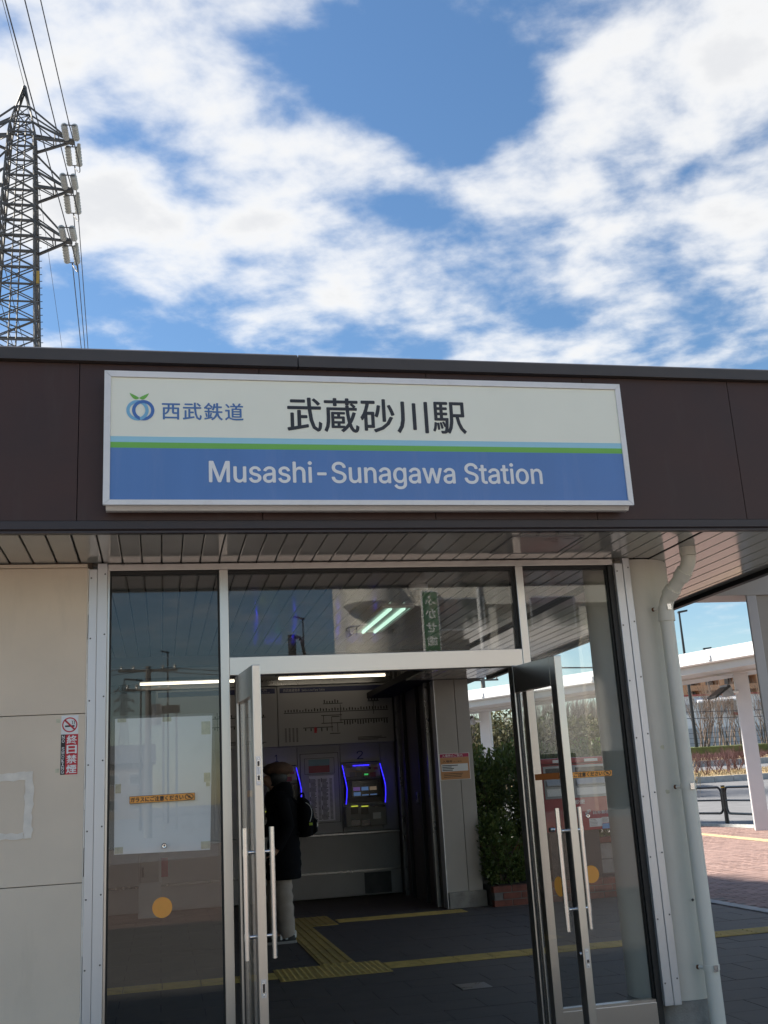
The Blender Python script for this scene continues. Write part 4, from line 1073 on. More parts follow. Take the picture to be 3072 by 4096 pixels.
machine(0, 'ticket machine with glowing blue light strips under the number two')
machine(A(450, 1000, YM).x - A(1236, 960, YM).x, 'ticket machine behind the person in the brown beret, under the number one')

# fluorescent tubes along the fare maps
tube_m = emit('warm fluorescent tube', (1.0, .88, .68), 1.3)
M['tube'] = tube_m; M['tube_cool'] = emit('green white fluorescent tube', (.62, 1.0, .78), .5)
def strip(u0, v0, u1, v1, label):
    o = thing('strip_lamp', label, 'lamp', 'strip lamps above the fare maps')
    a, b = PY(u0, v0, 14.45), PY(u1, v1, 14.45); z = (a.z + b.z) / 2
    MB().tube([(a.x, 14.45, z), (b.x, 14.45, z)], .018, 12).build('tube', 'tube', o, True)
    MB().cbox(a.x - .05, b.x + .05, 14.41, 14.49, z + .024, z + .075, .004).build('housing', 'counter', o)
    for x in (a.x + .1, b.x - .1): MB().tube([(x, 14.45, z + .07), (x, 14.45, 3.27)], .008, 6).build('hanger', 'counter', o)
strip(1115, 2714, 1540, 2700, 'lit strip lamp over the fare map above machine two')
strip(560, 2738, 937, 2723, 'lit strip lamp seen through the pane with the taped notice')
# ceiling twin-tube lamp
CL = thing('ceiling_lamp', 'recessed ceiling lamp with two glowing tubes in the slatted hall ceiling', 'lamp')
cx0, cx1, cy0, cy1 = 1.56, 1.80, 7.25, 8.42
fr = MB()
for (a, b, c, d) in ((cx0, cx1, cy0, cy0 + .02), (cx0, cx1, cy1 - .02, cy1), (cx0, cx0 + .02, cy0 + .0201, cy1 - .0201), (cx1 - .02, cx1, cy0 + .0201, cy1 - .0201)): fr.box(a, b, c, d, ZS - .016, ZS - .001)
fr.build('rim', 'white_paint', CL)
MB().box(cx0 + .021, cx1 - .021, cy0 + .021, cy1 - .021, ZS - .006, ZS - .002).build('reflector', 'white_paint', CL)
for x in (1.63, 1.73): MB().tube([(x, cy0 + .04, ZS - .018), (x, cy1 - .04, ZS - .018)], .0125, 12).build('tube', 'tube_cool', CL, True)
# dome camera
dm = PZ(1672, 2340, ZS)
DC = thing('dome_camera', 'small white dome security camera under the hall ceiling', 'camera')
MB().lathe((dm.x, dm.y, ZS), [(.062, -.001), (.062, -.03), (.058, -.036), (.03, -.037)], 28).build('base', 'white_paint', DC, True)
MB().lathe((dm.x, dm.y, ZS), [(.045, -.037), (.044, -.055), (.034, -.075), (.018, -.086), (.002, -.089)], 28).build('dome', 'machine_brown', DC, True)
# things standing at the left of the hall, seen through the pane
CB = thing('steel_cabinet', 'pale grey steel cabinet with a small lock, seen low through the pane', 'cabinet')
c0, c1 = PZ(555, 3690), PZ(640, 3684); yc = c0.y
kx0, kx1 = PY(553, 3600, yc).x, PY(645, 3600, yc).x; kz = PY(600, 3400, yc).z
MB().cbox(kx0, kx1, yc, yc + .3, .04, kz, .006).build('body', 'wall_int', CB)
MB().cbox(kx0 + .02, kx1 - .03, yc - .012, yc - .001, PY(600, 3530, yc).z, kz - .03, .003).build('door_leaf', 'machine_grey', CB)
MB().cbox(kx0 + .05, kx0 + .07, yc - .03, yc - .013, kz - .32, kz - .2, .003).build('lock_handle', 'black_metal', CB)
FB = MB().cbox(PY(645, 3480, 14.9).x, PY(672, 3480, 14.9).x, 14.80, 14.85, PY(650, 3506, 14.9).z, PY(650, 3430, 14.9).z, .004).build('red_leaflet_holder', 'leaflet_red'); tag(FB, 'narrow red leaflet holder on the ticket counter front', 'holder')

# ------------------------------------------------------------------ person
PX, PYY = 1.19, 11.09
PE = thing('person', 'person in a long black coat, brown beret and beige trousers standing in profile', 'person')
def skin_mesh(name, verts, edges, radii, m, parent, sub=2, root=0):
    me = bpy.data.meshes.new(name); me.from_pydata(verts, edges, []); o = bpy.data.objects.new(name, me); COL.objects.link(o)
    md = o.modifiers.new('skin', 'SKIN'); md.use_smooth_shade = True
    for i, r in enumerate(radii): me.skin_vertices[0].data[i].radius = (r if isinstance(r, tuple) else (r, r))
    me.skin_vertices[0].data[root].use_root = True
    ss = o.modifiers.new('sub', 'SUBSURF'); ss.levels = sub; ss.render_levels = sub
    dg = bpy.context.evaluated_depsgraph_get(); new = bpy.data.meshes.new_from_object(o.evaluated_get(dg))
    bpy.data.objects.remove(o); new.materials.clear(); new.materials.append(M[m])
    for p in new.polygons: p.use_smooth = True
    q = bpy.data.objects.new(name, new); COL.objects.link(q); q.parent = parent; return q
def pv(x, y, z): return (PX + x, PYY + y, z)        # person faces -X
V = [pv(.02, 0, .93), pv(.03, 0, 1.12), pv(.01, 0, 1.30), pv(-.01, 0, 1.42), pv(-.03, 0, 1.50), pv(-.065, 0, 1.565), pv(-.075, 0, 1.635),   # pelvis..head 6
     pv(.02, -.09, .88), pv(.00, -.095, .50), pv(.03, -.10, .10), pv(-.11, -.105, .045),                                   # near leg 7-10
     pv(.02, .09, .88), pv(-.06, .095, .50), pv(-.05, .10, .10), pv(-.19, .105, .045),                                    # far leg 11-14
     pv(.0, -.17, 1.33), pv(.05, -.235, 1.12), pv(-.06, -.22, .90), pv(-.10, -.215, .84),                                 # near arm 15-18
     pv(.0, .17, 1.33), pv(.02, .235, 1.14), pv(-.16, .20, 1.05), pv(-.24, .17, 1.06),                                    # far arm 19-22
     pv(-.165, 0, 1.585), pv(-.155, 0, 1.545)]                                                                             # nose, chin
E_ = [(0, 1), (1, 2), (2, 3), (3, 4), (4, 5), (5, 6), (0, 7), (7, 8), (8, 9), (9, 10), (0, 11), (11, 12), (12, 13), (13, 14), (3, 15), (15, 16), (16, 17), (17, 18), (3, 19), (19, 20), (20, 21), (21, 22), (5, 23), (5, 24)]
RD = [.13, .12, .125, .08, .05, .085, .085, .085, .06, .04, .035, .085, .06, .04, .035, .055, .042, .032, .022, .055, .042, .032, .022, .02, .03]
body = skin_mesh('body', V, E_, RD, 'skin', PE)
def fingers(base, d, side):
    pts = []
    for k in range(5):
        b = Vector(base) + Vector((0, (k - 2) * .014, 0)) if k < 4 else Vector(base) + Vector((-.015, -.02 * side, .03))
        l = (.05, .065, .06, .048, .045)[k]; d1 = Vector(d).normalized() if k < 4 else (Vector(d) + Vector((-.8, 0, .2))).normalized()
        q = b + d1 * l * .55; e = q + (d1 + Vector((-.5, 0, .1))).normalized() * l * .5
        MB().tube([b - d1 * .015, b, q, e], [.008, .009, .008, .006], 7).build('finger', 'skin', body, True)
fingers(pv(-.115, -.215, .815), (-.25, 0, -1), 1)
fingers(pv(-.265, .165, 1.06), (-1, 0, .05), -1)
# coat: lofted shell with padded ripples
def loft(name, rings, m, parent, n=28, closed=True):
    mb = MB(); vs = []
    for (cx_, cy_, z, rx, ry) in rings:
        for k in range(n): a = 2 * math.pi * k / n; vs.append((cx_ + rx * math.cos(a), cy_ + ry * math.sin(a), z))
    fs = [(i * n + k, i * n + (k + 1) % n, (i + 1) * n + (k + 1) % n, (i + 1) * n + k) for i in range(len(rings) - 1) for k in range(n)]
    if closed: fs += [tuple(range(n - 1, -1, -1)), tuple(range((len(rings) - 1) * n, len(rings) * n))]
    mb.add(vs, fs); return mb.build(name, m, parent, True, 60)
rings = []
for k in range(34):
    t = k / 33; z = .60 + t * .86
    rx = np.interp(z, [.60, .75, .95, 1.15, 1.32, 1.40, 1.46], [.175, .18, .165, .158, .16, .15, .10])
    ry = np.interp(z, [.60, .75, .95, 1.15, 1.32, 1.40, 1.46], [.225, .225, .215, .215, .235, .22, .13])
    cx_ = np.interp(z, [.60, .95, 1.3, 1.46], [.02, .03, .02, -.02]); pf = 1 + .022 * math.sin(z * 62)
    rings.append((PX + cx_, PYY, z, rx * pf, ry * pf))
coat = loft('coat', rings, 'coat', PE)
for arm in ((15, 16, 17), (19, 20, 21)):
    P_ = [Vector(V[i]) for i in arm]; pts = [P_[0] + Vector((0, 0, .03)), P_[0].lerp(P_[1], .5), P_[1], P_[1].lerp(P_[2], .5), P_[2]]
    MB().tube(pts, [.082, .078, .07, .062, .052], 16).build('sleeve', 'coat', coat, True, 60)
loft('hood', [(PX + .02, PYY, 1.36, .13, .15), (PX + .02, PYY, 1.44, .125, .135), (PX + .025, PYY, 1.50, .11, .115), (PX + .03, PYY, 1.545, .085, .09)], 'coat', coat)
for leg, dx in ((7, 0), (11, 0)):
    P_ = [Vector(V[leg + i]) for i in range(3)]
    tp_, tr2 = [], []
    for k in range(25):
        t = k / 24; q_ = P_[0].lerp(P_[1], t * 2) if t < .5 else P_[1].lerp(P_[2] - Vector((0, 0, .025)), t * 2 - 1)
        tp_.append(q_ + Vector((.006 * math.sin(k * 1.9), .005 * math.sin(k * 1.3 + leg), 0))); tr2.append((.10 - .018 * t) * (1 + .035 * math.sin(k * 2.3 + leg) * (1 if t > .35 else .3)))
    MB().tube(tp_, tr2, 18).build('trouser_leg', 'trousers', PE, True, 60)
    # sneaker
    ax, ay = P_[2].x, P_[2].y
    prof = [(.075, .03, .055), (.06, .085, .095), (.00, .044, .105), (-.07, .040, .085), (-.14, .044, .060), (-.19, .038, .050), (-.215, .015, .035)]
    sh = MB(); n = 12; vs = []
    for (dx_, hw, hh) in [(.082, .02, .05), (.07, .035, .085), (.02, .040, .11), (-.05, .042, .095), (-.11, .046, .07), (-.165, .043, .055), (-.20, .028, .045), (-.21, .008, .035)]:
        for k in range(n):
            a = math.pi * k / (n - 1); vs.append((ax + dx_, ay - hw * math.cos(a), .022 + hh * math.sin(a) ** .7))
    nn_ = 8
    sh.add(vs, [(i * n + k, i * n + k + 1, (i + 1) * n + k + 1, (i + 1) * n + k) for i in range(nn_ - 1) for k in range(n - 1)] + [tuple(range(n)), tuple(range((nn_ - 1) * n, nn_ * n))])
    s_ = sh.build('shoe', 'shoe', PE, True, 60)
    so_ = [(.088, -.02), (.075, -.04), (.0, -.045), (-.08, -.047), (-.15, -.05), (-.20, -.035), (-.215, 0), (-.20, .035), (-.15, .05), (-.08, .047), (0, .045), (.075, .04), (.088, .02)]
    MB().prism([(ax + x_, ay + y_, .002) for x_, y_ in so_], (0, 0, .024)).build('sole', 'sole', s_)
    m = MB(); text_to(m, 'N', (ax - .075, ay - .0475, .042), UX, UZ, .075, .055, .05); m.build('emblem', 'white_ink', s_)
    MB().cbox(ax + .052, ax + .088, ay - .030, ay + .030, .05, .115, .008).build('heel_tab', 'white_ink', s_)
# hair and beret
def blob(name, c, r, m, parent, squash=None, n=24):
    mb = MB(); vs = []; fs = []; nz_ = 12
    for j in range(nz_ + 1):
        t = math.pi * j / nz_
        for k in range(n):
            a = 2 * math.pi * k / n; d = Vector((math.sin(t) * math.cos(a), math.sin(t) * math.sin(a), math.cos(t)))
            s = squash(d) if squash else 1
            vs.append((c[0] + d.x * r[0] * s, c[1] + d.y * r[1] * s, c[2] + d.z * r[2] * s))
    fs = [(j * n + k, j * n + (k + 1) % n, (j + 1) * n + (k + 1) % n, (j + 1) * n + k) for j in range(nz_) for k in range(n)]
    mb.add(vs, fs); return mb.build(name, m, parent, True, 70)
blob('hair', pv(-.03, 0, 1.60), (.122, .112, .118), 'hair', PE, lambda d: 1 - (.30 if d.x < -.55 and d.z < .35 else 0))
be = blob('beret', pv(-.0, 0, 1.678), (.158, .148, .075), 'beret', PE, lambda d: 1 + .05 * math.sin(7 * math.atan2(d.y, d.x)) * (1 - abs(d.z)) + .03 * math.sin(11 * d.x + 5 * d.z))
be.rotation_euler = (0, 0, 0)
for y_ in (-.075, .075): blob('ear', pv(-.055, y_ * 1.12, 1.585), (.018, .012, .03), 'skin', body)
for y_ in (-.033, .033): blob('eye', pv(-.145, y_, 1.60), (.008, .012, .006), 'hair', body)
MB().tube([pv(-.158, -.02, 1.535), pv(-.166, 0, 1.534), pv(-.158, .02, 1.535)], .005, 6).build('mouth', 'leaflet_red', body)
# backpack
BPK = thing('backpack', 'black backpack with a pale cord and lime tab on the person in the long coat', 'backpack')
bk = loft('bag', [(PX + .235, PYY - .03, .99, .055, .10), (PX + .26, PYY - .03, 1.01, .085, .135), (PX + .265, PYY - .03, 1.12, .095, .145), (PX + .255, PYY - .03, 1.25, .085, .14), (PX + .235, PYY - .03, 1.35, .06, .12), (PX + .215, PYY - .03, 1.385, .03, .08)], 'coat', BPK)
loft('pocket', [(PX + .32, PYY - .03, 1.02, .03, .09), (PX + .345, PYY - .03, 1.04, .035, .105), (PX + .345, PYY - .03, 1.15, .035, .105), (PX + .32, PYY - .03, 1.18, .025, .08)], 'coat', BPK)
MB().tube(arc_pts(pv(.19, -.03, 1.38), pv(.26, -.03, 1.48), pv(.25, -.03, 1.36)), .009, 8).build('carry_loop', 'coat', BPK, True)
MB().tube(arc_pts(pv(.25, -.165, 1.33), pv(.345, -.17, 1.28), pv(.285, -.175, 1.14)), .003, 6).build('cord', 'white_ink', BPK, True)
MB().cbox(PX + .275, PX + .31, PYY - .186, PYY - .180, 1.105, 1.13, .002).build('tab', M['slot_light'] if False else mat('lime tab', (.35, .5, .05), .6), BPK)
MB().cbox(PX + .35, PX + .375, PYY - .12, PYY - .10, 1.08, 1.13, .004).build('buckle', 'grey_metal', BPK)
for y_ in (-.13, .10): MB().tube([pv(.17, y_, 1.33), pv(.06, y_, 1.43), pv(-.09, y_, 1.36), pv(-.125, y_, 1.22), pv(.0, y_ * 1.5, 1.08), pv(.18, y_, 1.03)], .016, 8).build('strap', 'coat', BPK, True)
# ------------------------------------------------------------------ planter, hedge, post box
PLN = thing('brick_planter', 'low red brick planter box beside the hall pillar', 'planter')
py_ = 12.52
MB().box(3.86, 6.1, py_ + .006, py_ + .48, -.02, .225).build('mortar_core', 'mortar', PLN)
M['soil'] = mat('dark soil', (.045, .035, .026), .95, var=.3, scale=12, bump=.6)
MB().box(3.95, 6.0, py_ + .10, py_ + .50, .2252, .24).build('soil', 'soil', PLN)
bme = MB().cbox(0, .222, 0, .10, 0, .068, .004).mesh('brick', 'brick')
for r_ in range(3):
    for k in range(10):
        x = 3.85 + k * .232 - (.116 if r_ % 2 else 0)
        if x < 3.84: continue
        inst('brick', bme, (x, py_ - rng.uniform(0, .004), .003 + r_ * .078), PLN)
RW = thing('retaining_wall', 'grey concrete block wall with a red brick cap behind the planter', 'wall')
blk = MB().cbox(0, .392, 0, .15, 0, .188, .004).mesh('concrete_block', 'concrete')
for r_ in range(3):
    for k in range(6):
        x = 3.85 + k * .398 - (.199 if r_ % 2 else 0)
        inst('concrete_block', blk, (max(x, 3.83), 13.05, .02 + r_ * .194), RW)
for k in range(10): inst('brick', bme, (3.84 + k * .232, 13.03, .605), RW)
MB().box(3.80, 6.3, 13.21, 15.5, -.02, .62).build('earth_fill', 'soil', RW)

def foliage(name, label, cat, blobs, n, size, m, group=None, stems=None, asp=.42):
    o = thing(name, label, cat, group)
    pts, d = clump_points(n, blobs); d = d * .7 + nr.normal(size=d.shape) * .5 + np.array([0, 0, .35])
    me = leaf_mesh('crown', pts, d, nr.uniform(size * .7, size * 1.3, n), m, asp); inst('crown', me, parent=o)
    s = MB()
    for (x, y, z0, z1, r) in (stems or []):
        for k in range(4): branch_mb(s, (x + rng.uniform(-.1, .1), y + rng.uniform(-.1, .1), z0), (rng.uniform(-.4, .4), rng.uniform(-.4, .4), 1), (z1 - z0) * .5, r, 2)
    if s.v: s.build('stem', 'bark', o, True)
    return o
bl = [(3.95 + .55 * k + rng.uniform(-.08, .08), 13.45 + rng.uniform(-.06, .1), 1.25 + rng.uniform(-.04, .05), .48, .40, .62) for k in range(4)]
foliage('hedge', 'dense clipped evergreen hedge growing behind the brick planter', 'hedge', bl + [(b[0], 13.75, b[2] - .1, .5, .3, .6) for b in bl], 26000, .064, 'leaf', stems=[(4.1 + .6 * k, 13.45, .6, 1.5, .02) for k in range(4)])
bl = [(4.02, 12.78, .80, .24, .18, .28), (4.12, 12.74, .55, .28, .2, .22), (4.05, 12.72, .38, .26, .18, .16), (4.28, 12.72, .42, .22, .16, .16), (3.92, 12.7, .62, .13, .14, .35)]
foliage('shrub', 'small ragged shrub spilling over the planter beside the pillar', 'shrub', bl, 2600, .06, 'leaf', stems=[(4.05, 12.8, .2, .8, .012)])
bl = [(4.5, 12.9, .95, .16, .12, .35), (4.55, 12.95, .6, .14, .1, .3)]
foliage('shrub', 'thin shrub hanging in front of the concrete block wall', 'shrub', bl, 1100, .055, 'leaf', stems=[(4.52, 12.95, .2, .9, .01)])
# yellow plastic chain
CH = thing('chain', 'sagging dull yellow plastic chain in front of the block wall', 'chain')
a, b = PY(1985, 3452, 12.93), PY(2072, 3372, 12.93)
link = MB(); n = 10
ring_pts = [Vector((.021 * math.cos(2 * math.pi * k / n), .011 * math.sin(2 * math.pi * k / n), 0)) for k in range(n + 1)]
link.tube(ring_pts, .0035, 5, False); lm = link.mesh('chain_link', mat('chain yellow', (.42, .22, .04), .5), True)
cp = [(1 - t) * a + t * b - Vector((0, 0, .10 * math.sin(math.pi * t))) for t in [k / 14 for k in range(15)]]
for k in range(14):
    p, q = cp[k], cp[k + 1]; t = (q - p).normalized(); rot = t.to_track_quat('X', 'Z').to_euler(); rot.rotate_axis('X', R(90) * (k % 2))
    inst('chain_link', lm, (p + q) / 2, CH, rot)
MB().tube([b + Vector((0, 0, .05)), b - Vector((0, 0, .55))], .012, 8).build('post', 'rust', CH)

# post box
PB = thing('post_box', 'wide red double-slot post box with white lettering behind the planter', 'post box')
yb_ = 12.60
def pbp(x, y): return PY(2100 + .2773 * x, 2950 + .2773 * y, yb_)
bx0, bx1 = pbp(175, 800).x, pbp(1215, 800).x; bz1, bz0 = pbp(930, 275).z, pbp(900, 1338).z
MB().cbox(bx0, bx1, yb_, yb_ + .42, bz0, bz1 - .075, .02).build('body', 'post_red', PB, True)
MB().cbox(bx0 - .006, bx1 + .006, yb_ - .03, yb_ + .44, bz1 - .072, bz1, .025).build('hood', 'post_red', PB, True)
MB().box(bx0 + .15, bx1 - .15, yb_ + .1, yb_ + .32, .2, bz0 - .001).build('pedestal', 'black_metal', PB)
xm_ = (bx0 + bx1) / 2; zs1, zs0 = pbp(950, 385).z, pbp(950, 855).z
for (a, b) in ((bx0 + .10, xm_ - .012), (xm_ + .012, bx1 - .012)):
    pl = MB().cbox(a, b, yb_ - .012, yb_ + .002, zs0, zs1, .006).build('slot_panel', 'post_grey', PB, True)
    h_ = zs1 - zs0; w_ = b - a
    MB().box(a + w_ * .08, b - w_ * .08, yb_ - .016, yb_ - .0125, zs1 - h_ * .33, zs1 - h_ * .07).build('slot_mouth', 'black_ink', pl)
    MB().prism([(a + w_ * .07, yb_ - .0125, zs0 + h_ * .36), (a + w_ * .07, yb_ - .05, zs0 + h_ * .40), (a + w_ * .07, yb_ - .05, zs0 + h_ * .42), (a + w_ * .07, yb_ - .0125, zs0 + h_ * .62)], (w_ * .86, 0, 0)).build('slot_flap', 'post_grey', pl)
    MB().cbox(a + w_ * .07, b - w_ * .07, yb_ - .017, yb_ - .0125, zs0 + h_ * .08, zs0 + h_ * .30, .003).build('slot_label', 'paper', pl)
    MB().cbox(a + w_ * .35, a + w_ * .75, yb_ - .036, yb_ - .031, bz1 - .058, bz1 - .022, .002).build('hood_label', 'paper', PB)
m = MB(); q0, q1 = pbp(700, 965), pbp(860, 892); text_to(m, '郵便', (q0.x, yb_ - .002, q0.z), UX, UZ, q1.x - q0.x, q1.z - q0.z, .02)
q0, q1 = pbp(870, 1098), pbp(945, 1040); text_to(m, 'JP', (q0.x, yb_ - .002, q0.z), UX, UZ, q1.x - q0.x, q1.z - q0.z, .03, 1.0, False, .25)
q0, q1 = pbp(985, 1108), pbp(1222, 1042); text_to(m, '日本郵便', (q0.x, yb_ - .002, q0.z), UX, UZ, q1.x - q0.x, q1.z - q0.z, .02); m.build('lettering', 'white_ink', PB)
for (xa, ya, xb, yb2, mm) in ((935, 1158, 1112, 1290, 'white_ink'), (1114, 1140, 1235, 1230, 'white_ink'), (1118, 1232, 1242, 1315, 'blue_ink')):
    q0, q1 = pbp(xa, yb2), pbp(xb, ya); lb = MB().box(q0.x, q1.x, yb_ - .0022, yb_ - .0004, q0.z, q1.z).build('label_sheet', mm, PB)
    if mm == 'white_ink':
        m = MB()
        for k in range(5): z = q0.z + (q1.z - q0.z) * (.14 + .17 * k); m.box(q0.x + .01, q0.x + (q1.x - q0.x) * rng.uniform(.5, .9), yb_ - .0032, yb_ - .0024, z, z + .007)
        m.build('print_rows', 'grey_metal', lb)

# ------------------------------------------------------------------ walkway canopy
CN = thing('walkway_canopy', 'long white walkway canopy on white posts above the red paving', 'canopy')
edge = [Vector((6.6, 35.9, 0)), Vector((9.07, 30.76, 0)), Vector((11.45, 26.2, 0)), Vector((12.4, 23.1, 0)), Vector((13.15, 21.0, 0)), Vector((15.2, 15.4, 0))]
ZC = 4.2
for p, q in zip(edge[:-1], edge[1:]):
    d = (q - p).normalized(); nb = Vector((-d.y, d.x, 0)); nb = nb if nb.x > 0 else -nb       # towards the back side
    U = Vector((0, 0, 1))
    def seg(o0, z0, o1, z1, m, nm, pad=0.0):
        vs = [p + nb * o0 + U * z0, q + nb * o0 + U * z0, q + nb * o1 + U * z0, p + nb * o1 + U * z0]
        MB().prism(vs, (0, 0, z1 - z0)).build(nm, m, CN)
    MB().prism([p + U * (ZC - .30), p + nb * .05 + U * (ZC - .33), p + nb * .16 + U * (ZC - .30), p + nb * .16 + U * (ZC - .10), p + nb * .05 + U * ZC, p + U * (ZC - .01)], q - p).build('edge_gutter', 'white_paint', CN)
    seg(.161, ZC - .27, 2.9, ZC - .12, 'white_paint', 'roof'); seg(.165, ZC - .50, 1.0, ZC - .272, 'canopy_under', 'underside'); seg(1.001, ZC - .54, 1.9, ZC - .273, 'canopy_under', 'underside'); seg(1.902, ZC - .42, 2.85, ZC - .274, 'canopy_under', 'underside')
    seg(2.901, ZC - .40, 3.0, ZC - .02, 'white_paint', 'edge_gutter')
    L_ = (q - p).length; k = .7
    while k < L_:
        c = p + d * k; MB().prism([c - d * .04 + nb * -.03 + U * (ZC - .26), c + d * .04 + nb * -.03 + U * (ZC - .26), c + d * .04 + nb * -.002 + U * (ZC - .26), c - d * .04 + nb * -.002 + U * (ZC - .26)], (0, 0, .12)).build('gutter_bracket', 'white_paint', CN); k += 1.4
def cpost(x, y, rot, zt):
    c, s = math.cos(rot), math.sin(rot)
    m = MB().cbox(-.17, .17, -.17, .17, -.01, zt, .02).xf(Matrix.Translation((x, y, 0)) @ Matrix.Rotation(rot, 4, 'Z')); return m.build('post', 'canopy_post', CN)
cpost(13.92, 23.35, R(-28), ZC - .45)
lpq = PY(1950, 2985, 32.6); cpost(lpq.x, 32.6, R(-28), ZC - .45)
cpost(15.9, 17.2, R(-25), ZC - .45); cpost(7.9, 38.2, R(-28), ZC - .45)
for (x, y, lbl) in ((13.92, 23.35, 'floodlight clamped to the canopy post beside the black guard rail'), (lpq.x, 32.6, 'floodlight on the canopy post above the hedge')):
    FLD = thing('floodlight', lbl, 'lamp', 'floodlights on the canopy posts'); z = PY(2975, 2768, y).z if y < 25 else PY(1920, 2885, y).z
    MB().tube([(x - .19, y - .1, z), (x - .42, y - .16, z)], .035, 10).build('arm', 'white_paint', FLD, True)
    MB().prism([(x - .42, y - .33, z - .10), (x - .42, y + .02, z - .10), (x - .50, y + .02, z + .17), (x - .50, y - .33, z + .17)], (-.10, 0, 0)).build('head', 'grey_metal', FLD)
    MB().prism([(x - .53, y - .36, z + .16), (x - .53, y + .05, z + .16), (x - .95, y + .05, z - .10), (x - .95, y - .36, z - .10)], (.02, 0, -.05)).build('hood', 'black_metal', FLD)

# ------------------------------------------------------------------ guard rail
def guard(p, q, label):
    o = thing('guard_rail', label, 'guard rail', 'black tubular guard rails along the road'); p, q = Vector(p), Vector(q); L_ = (q - p).length
    d = (q - p) / L_; U = Vector((0, 0, 1)); zt, zb, r_ = .98, .30, .16
    a0, a1 = .10, L_ - .10
    pts = []
    for (cx_, cz_, s) in ((a0 + r_, zt - r_, 180), (a1 - r_, zt - r_, 90), (a1 - r_, zb + r_, 0), (a0 + r_, zb + r_, -90)):
        for k in range(7): t = R(s - 15 * k); pts.append(p + d * (cx_ + r_ * math.cos(t)) + U * (cz_ + r_ * math.sin(t)))
    pts.append(pts[0]); MB().tube(pts, .032, 8, False).build('loop', 'black_metal', o, True)
    MB().tube([p + d * a0 + U * .64, p + d * a1 + U * .64], .024, 8).build('mid_bar', 'black_metal', o, True)
    for z in (.45, .82):
        MB().tube([p + d * .03 + U * z, p + d * .10 + U * z], .03, 8).build('lug', 'black_metal', o, True); MB().tube([q - d * .10 + U * z, q - d * .03 + U * z], .03, 8).build('lug', 'black_metal', o, True)
def gpost(p, label):
    o = thing('guard_post', label, 'post', 'black posts between the guard rails')
    MB().tube([Vector(p) - Vector((0, 0, .02)), Vector(p) + Vector((0, 0, 1.03))], .055, 14).build('shaft', 'black_metal', o, True)
    MB().tube([Vector(p) + Vector((0, 0, .965)), Vector(p) + Vector((0, 0, .99))], .0565, 14).build('band', mat('yellow band', (.6, .38, .05), .5), o, True)
g0 = PZ(2911, 3300); g1 = g0 + Vector((-.15, -1.95, 0)); g2 = g0 + Vector((-.30, 2.0, 0)); g3 = g1 + Vector((-.2, -1.95, 0))
gpost(g0, 'black guard post with a yellow band between two rail panels'); gpost(g1, 'black guard post hidden behind the white canopy post'); gpost(g2, 'black guard post behind the cream downpipe')
guard(g0, g1, 'black guard rail panel running behind the white canopy post'); guard(g2, g0, 'black guard rail panel running behind the cream downpipe')

# ------------------------------------------------------------------ road island, shrubs, far hedge
def B(x, y, Y): return PY(2650 + .2712 * x, 2650 + .2712 * y, Y)
ISL = MB(); yi0, yi1 = 47.2, 54.0
ISL.prism([(14, yi0 + .2, .8), (14, yi0 + .2, 1.18), (14, yi1, 1.42), (14, yi1, .8)], (40, 0, 0))
isl = tag(ISL.build('road_island', 'dry_grass'), kind='structure')
isk = thing('island_kerb', 'weathered pale kerb blocks along the grassy road island', 'kerb')
km3 = MB().cbox(0, .985, 0, .2, .7, 1.19, .02).mesh('kerb_stone', 'kerb')
for k in range(26): inst('kerb_stone', km3, (17 + k, yi0, 0), isk)
kk = thing('far_kerb', 'pale kerb blocks at the far side of the road before the reddish hedge', 'kerb')
km4 = MB().cbox(0, 1.19, 0, .2, 1.5, 2.10, .02).mesh('kerb_stone', 'kerb')
for k in range(30): inst('kerb_stone', km4, (20 + k * 1.2, 61.8, 0), kk)
tag(MB().prism([(10, 62.0, 1.4), (10, 62.0, 2.05), (10, 66.5, 2.35), (10, 66.5, 1.4)], (70, 0, 0)).build('verge', 'dry_grass'), kind='structure')
n = 9000
P_ = np.column_stack([nr.uniform(19, 36, n), nr.uniform(47.6, 53.6, n), np.zeros(n)]); P_[:, 2] = 1.17 + (P_[:, 1] - 47.4) / 6.6 * .24
me = leaf_mesh('grass', P_, np.column_stack([nr.normal(0, .35, n), nr.normal(0, .35, n), np.ones(n)]), nr.uniform(.06, .22, n), 'dry_grass', .16)
tag(inst('dry_grass', me), kind='stuff')
def bush(x, y, z, h, label, seed):
    rng.seed(seed); o = thing('bare_shrub', label, 'shrub', 'leafless shrubs on the road island'); m = MB()
    for k in range(11): branch_mb(m, (x + rng.uniform(-.08, .08), y + rng.uniform(-.08, .08), z), (rng.uniform(-.75, .75), rng.uniform(-.75, .75), 1), h * .42, .016, 3, .5, 3, 4, .3, .66)
    m.build('branches', 'twig_red', o)
for k, (x, y) in enumerate(((655, 1660), (810, 1660), (970, 1650), (1060, 1600), (1130, 1605), (1295, 1625), (500, 1640))):
    Y = 49.0 + (1660 - y) * .06; p = B(x, y, Y); zb = 1.17 + (Y - 47.4) / 6.6 * .24
    bush(p.x, Y, zb - .03, 1.35 + .12 * (k % 3), 'leafless reddish shrub standing in dry grass on the road island', 40 + k)
rng.seed(99)
# far clipped reddish hedge
hd = thing('twig_hedge', 'long low reddish brown twig hedge along the far road', 'hedge'); m = MB()
for k in range(1500):
    x = rng.uniform(22, 46); y = rng.uniform(62.8, 64.6); branch_mb(m, (x, y, 2.02 + (y - 62) * .06), (rng.uniform(-.5, .5), rng.uniform(-.5, .5), 1), rng.uniform(.16, .26), .016, 2, .6, 3, 3, .25, .72)
m.build('twigs', 'twig_red', hd)
